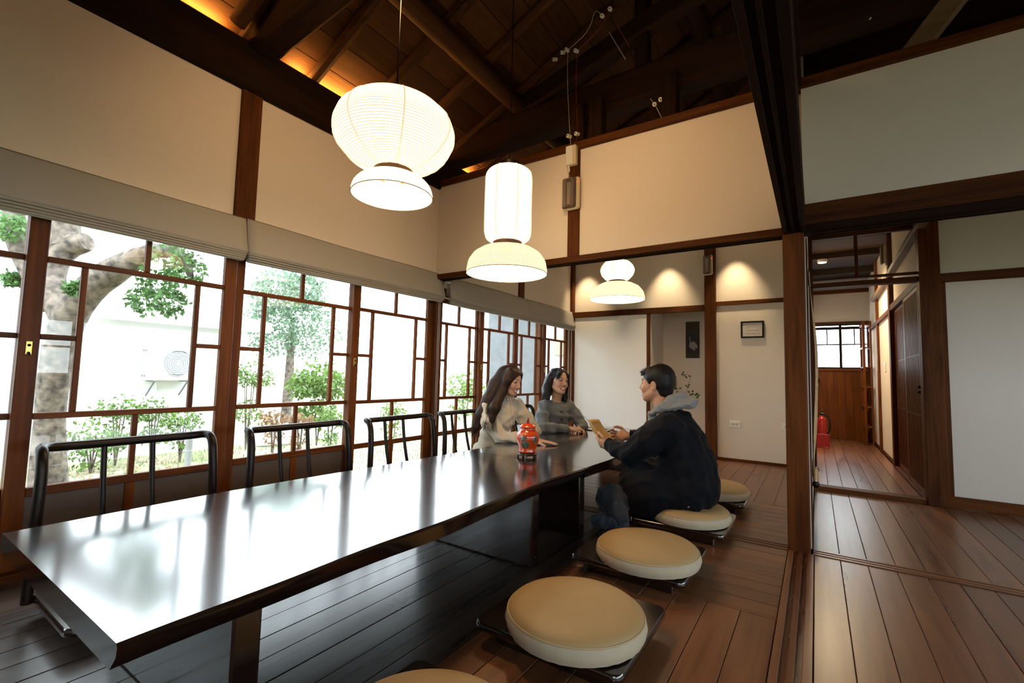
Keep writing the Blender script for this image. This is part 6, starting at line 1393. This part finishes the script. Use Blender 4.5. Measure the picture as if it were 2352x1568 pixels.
# leaning tree
M['bark'] = plain('mottled_bark', (0.13, 0.105, 0.085), 0.95, noise=0.75, nscale=14, bump=1.0)
def leaf_mass(centres, n, size, seed, squash=1.0):
    r = np.random.RandomState(seed); V = []; fs = []
    for i in range(n):
        c, R_ = centres[r.randint(len(centres))]; d = r.normal(size=3); d /= np.linalg.norm(d); p = np.array(c)+d*R_*np.array([1, 1, squash])*r.uniform(0.55, 1.0)
        a = unit(r.normal(size=3)+np.array([0, 0, -0.5])); b_ = unit(np.cross(a, r.normal(size=3))); nn_ = np.cross(a, b_); s = size*r.uniform(0.6, 1.25); k = len(V)
        V += [p-a*s*0.1, p+a*s*0.45+b_*s*0.30+nn_*s*0.06, p+a*s, p+a*s*0.45-b_*s*0.30+nn_*s*0.06]; fs.append((k, k+1, k+2, k+3))
    return MB().add(V, fs)
def leaf_mat(name, c):
    m, nt, b = new_mat(name); mp = coords(nt, (1, 1, 1)); n = N(nt, 'ShaderNodeTexNoise', Scale=6.0, Detail=3.0); nt.links.new(mp.outputs[0], n.inputs['Vector'])
    r = ramp(nt, [(0.3, tuple(x*0.6 for x in c)), (0.7, tuple(x*1.35 for x in c))]); nt.links.new(n.outputs['Fac'], r.inputs[0]); nt.links.new(r.outputs[0], b.inputs['Base Color']); b.inputs['Roughness'].default_value = 0.55
    t = N(nt, 'ShaderNodeBsdfTranslucent'); nt.links.new(r.outputs[0], t.inputs[0]); mx = N(nt, 'ShaderNodeMixShader'); mx.inputs[0].default_value = 0.35
    nt.links.new(b.outputs[0], mx.inputs[1]); nt.links.new(t.outputs[0], mx.inputs[2]); nt.links.new(mx.outputs[0], nt.nodes['Material Output'].inputs[0]); return m
M['leaf_a'] = leaf_mat('tree_leaves', (0.10, 0.20, 0.06)); M['leaf_b'] = leaf_mat('round_tree_leaves', (0.17, 0.26, 0.17)); M['leaf_c'] = leaf_mat('shrub_leaves', (0.13, 0.22, 0.05)); M['leaf_r'] = leaf_mat('reddish_leaves', (0.28, 0.16, 0.08))
G = lambda px, py, t: CAM+t*(RIGHT*(px-W/2)/F-UP*(py-H/2)/F+FWD)
tr1 = [G(110, 1150, 4.6), G(112, 1000, 4.6), G(122, 870, 4.55), G(150, 740, 4.5), G(205, 660, 4.45), G(280, 610, 4.4), G(350, 575, 4.35)]; tr1[0][2] = GZ
t1 = thing('leaning_tree', 'leaning garden tree with mottled trunk and hanging leaves', 'tree', tuple(tr1[0]))
MB().tube(bez(tr1, 2), np.interp(np.linspace(0, 1, len(bez(tr1, 2))), [0, 0.25, 0.5, 0.75, 1], [0.17, 0.115, 0.135, 0.13, 0.06]), 14).build('trunk', 'bark', t1, True)
for br, rad in (([G(150, 740, 4.5), G(110, 640, 4.6), G(140, 570, 4.7), G(200, 555, 4.7)], (0.11, 0.11, 0.12, 0.09)), ([G(350, 575, 4.35), G(420, 580, 4.3), G(440, 640, 4.3)], (0.08, 0.05, 0.02)), ([G(120, 700, 4.6), G(40, 560, 4.7), G(30, 480, 4.7)], (0.12, 0.10, 0.08)), ([G(150, 570, 4.7), G(150, 430, 4.8)], (0.13, 0.11))):
    q_ = bez(br, 2); MB().tube(q_, np.interp(np.linspace(0, 1, len(q_)), np.linspace(0, 1, len(rad)), rad), 12).build('branch', 'bark', t1, True)
lm = leaf_mass([(G(360, 640, 4.35), 0.17), (G(330, 690, 4.3), 0.14), (G(390, 690, 4.3), 0.15), (G(430, 620, 4.3), 0.16), (G(400, 590, 4.3), 0.18), (G(20, 520, 4.5), 0.15), (G(30, 640, 4.6), 0.08), (G(170, 660, 4.3), 0.06)], 1900, 0.055, 5); o = lm.build('foliage', 'leaf_a', t1); o['kind'] = 'stuff'
# round tree beyond
c2 = G(670, 720, 10.0); t2 = thing('round_tree', 'round leafy tree standing free in the garden', 'tree', (float(c2[0]), float(c2[1]), GZ))
MB().tube([(c2[0], c2[1], GZ), (c2[0]+0.05, c2[1], 0.6), (c2[0]-0.05, c2[1]+0.05, c2[2])], [0.12, 0.10, 0.05], 10).build('trunk', 'bark', t2, True)
o = leaf_mass([(c2, 0.85), (c2+np.array([0.1, -0.35, 0.35]), 0.6), (c2+np.array([0, 0.45, -0.3]), 0.7), (c2+np.array([0, -0.4, -0.35]), 0.65), (c2+np.array([0, 0.25, 0.55]), 0.5)], 5200, 0.085, 6).build('foliage', 'leaf_b', t2); o['kind'] = 'stuff'
def shrub(px, py, t, r, n, mat, label, size=0.06):
    c = G(px, py, t); c[2] = max(c[2], GZ+r*0.5); s = thing('garden_shrub', label, 'shrub', (float(c[0]), float(c[1]), GZ), 'garden shrubs')
    for k in range(4): MB().tube([(c[0], c[1], GZ), (c[0]+0.3*r*math.cos(k*1.6), c[1]+0.3*r*math.sin(k*1.6), c[2])], [0.012, 0.006], 5).build('stem', 'bark', s)
    o = leaf_mass([(c, r), (c+np.array([0, r*0.6, -r*0.3]), r*0.7), (c+np.array([0, -r*0.6, -r*0.2]), r*0.7), (np.array([c[0], c[1], (c[2]+GZ)/2]), r*0.8)], int(n*1.6), size, int(px), 0.8).build('foliage', mat, s); o['kind'] = 'stuff'
for a in ((275, 935, 6.3, 0.25, 260, 'leaf_c', 'small leafy shrub below the outbuilding door panel'), (355, 940, 6.7, 0.24, 220, 'leaf_c', 'small leafy shrub below the air conditioner'), (215, 1000, 5.8, 0.30, 320, 'leaf_c', 'dark leafy shrub beside the leaning trunk'),
          (420, 960, 6.6, 0.22, 220, 'leaf_c', 'small leafy shrub by the grey bollard'), (575, 856, 7.8, 0.32, 500, 'leaf_c', 'yellow-green bush left of the round tree trunk'), (735, 872, 8.4, 0.45, 900, 'leaf_c', 'wide hedge-like bush under the round tree', 0.1),
          (630, 960, 7.2, 0.20, 200, 'leaf_r', 'small reddish shrub in the lawn'), (690, 965, 7.0, 0.18, 180, 'leaf_r', 'small rust-coloured shrub nearer the corner post'), (760, 955, 7.2, 0.20, 180, 'leaf_c', 'small light green shrub before the pale boulder'),
          (905, 940, 8.0, 0.24, 200, 'leaf_c', 'small shrub seen through the latched corner window'), (1070, 880, 11.0, 0.5, 400, 'leaf_c', 'far bush seen beyond the corner post', 0.1)): shrub(*a[:6], a[6], *a[7:])
def boulder(px, py, t, r, label):
    c = G(px, py, t); c[2] = GZ; b = MB().sphere(c, (r, r*1.2, r*0.9), 16, 10); rs = np.random.RandomState(int(px))
    ph = rs.uniform(0, 6, 6); b.xform(lambda p: (p[0]+0.05*r*math.sin(p[1]*5+ph[0]), p[1]+0.08*r*math.sin(p[2]*6+ph[1]), max(GZ, p[2]+0.08*r*math.sin(p[0]*5+ph[2]))))
    tag(b.build('boulder', plain('pale_stone', (0.62, 0.62, 0.60), 0.9, noise=0.08, nscale=4), None, True), label, 'boulder', 'pale garden boulders')
boulder(650, 905, 8.6, 0.42, 'pale round boulder below the round tree'); boulder(775, 900, 9.5, 0.40, 'pale round boulder closer to the corner window')
bo = thing('bollard_light', 'grey bollard light standing in the garden bed', 'garden light', tuple(np.r_[G(437, 985, 6.0)[:2], GZ])); p0 = bo.location
MB().lathe([(0.04, 0), (0.04, 0.42), (0.045, 0.43)], tuple(p0), 14).build('post', plain('grey_post', (0.3, 0.32, 0.33), 0.5), bo, True); MB().lathe([(0.045, 0.43), (0.06, 0.45), (0.06, 0.48), (0.03, 0.49)], tuple(p0), 14).build('cap', plain('grey_cap', (0.25, 0.27, 0.28), 0.5), bo, True)
# wing of the house seen through the far windows
wg = thing('house_wing', 'wing of the house with white plaster and grey boards outside the far windows', 'building', (-3.9, 6.9, GZ))
MB().box((-3.85, 6.62, GZ), (XL-0.14, 6.9, 2.36)).build('plaster_wall', 'render_white', wg)
gb = plain('weathered_grey_boards', (0.20, 0.21, 0.23), 0.8, noise=0.12, nscale=9)
for i in range(14): B('weatherboard', gb, (-4.9, 6.60, GZ+i*0.20), (-3.85, 6.65, GZ+i*0.20+0.206), wg, 0.004)
B('corner_post', 'trim_z', (-3.90, 6.57, GZ), (-3.80, 6.66, 2.4), wg); B('eave', 'brace_x', (-5.2, 6.2, 2.38), (XL-0.12, 7.0, 2.46), wg)
B('meter_box', 'cream_plastic', (-3.55, 6.56, 1.25), (-3.35, 6.62, 1.55), wg, 0.01)
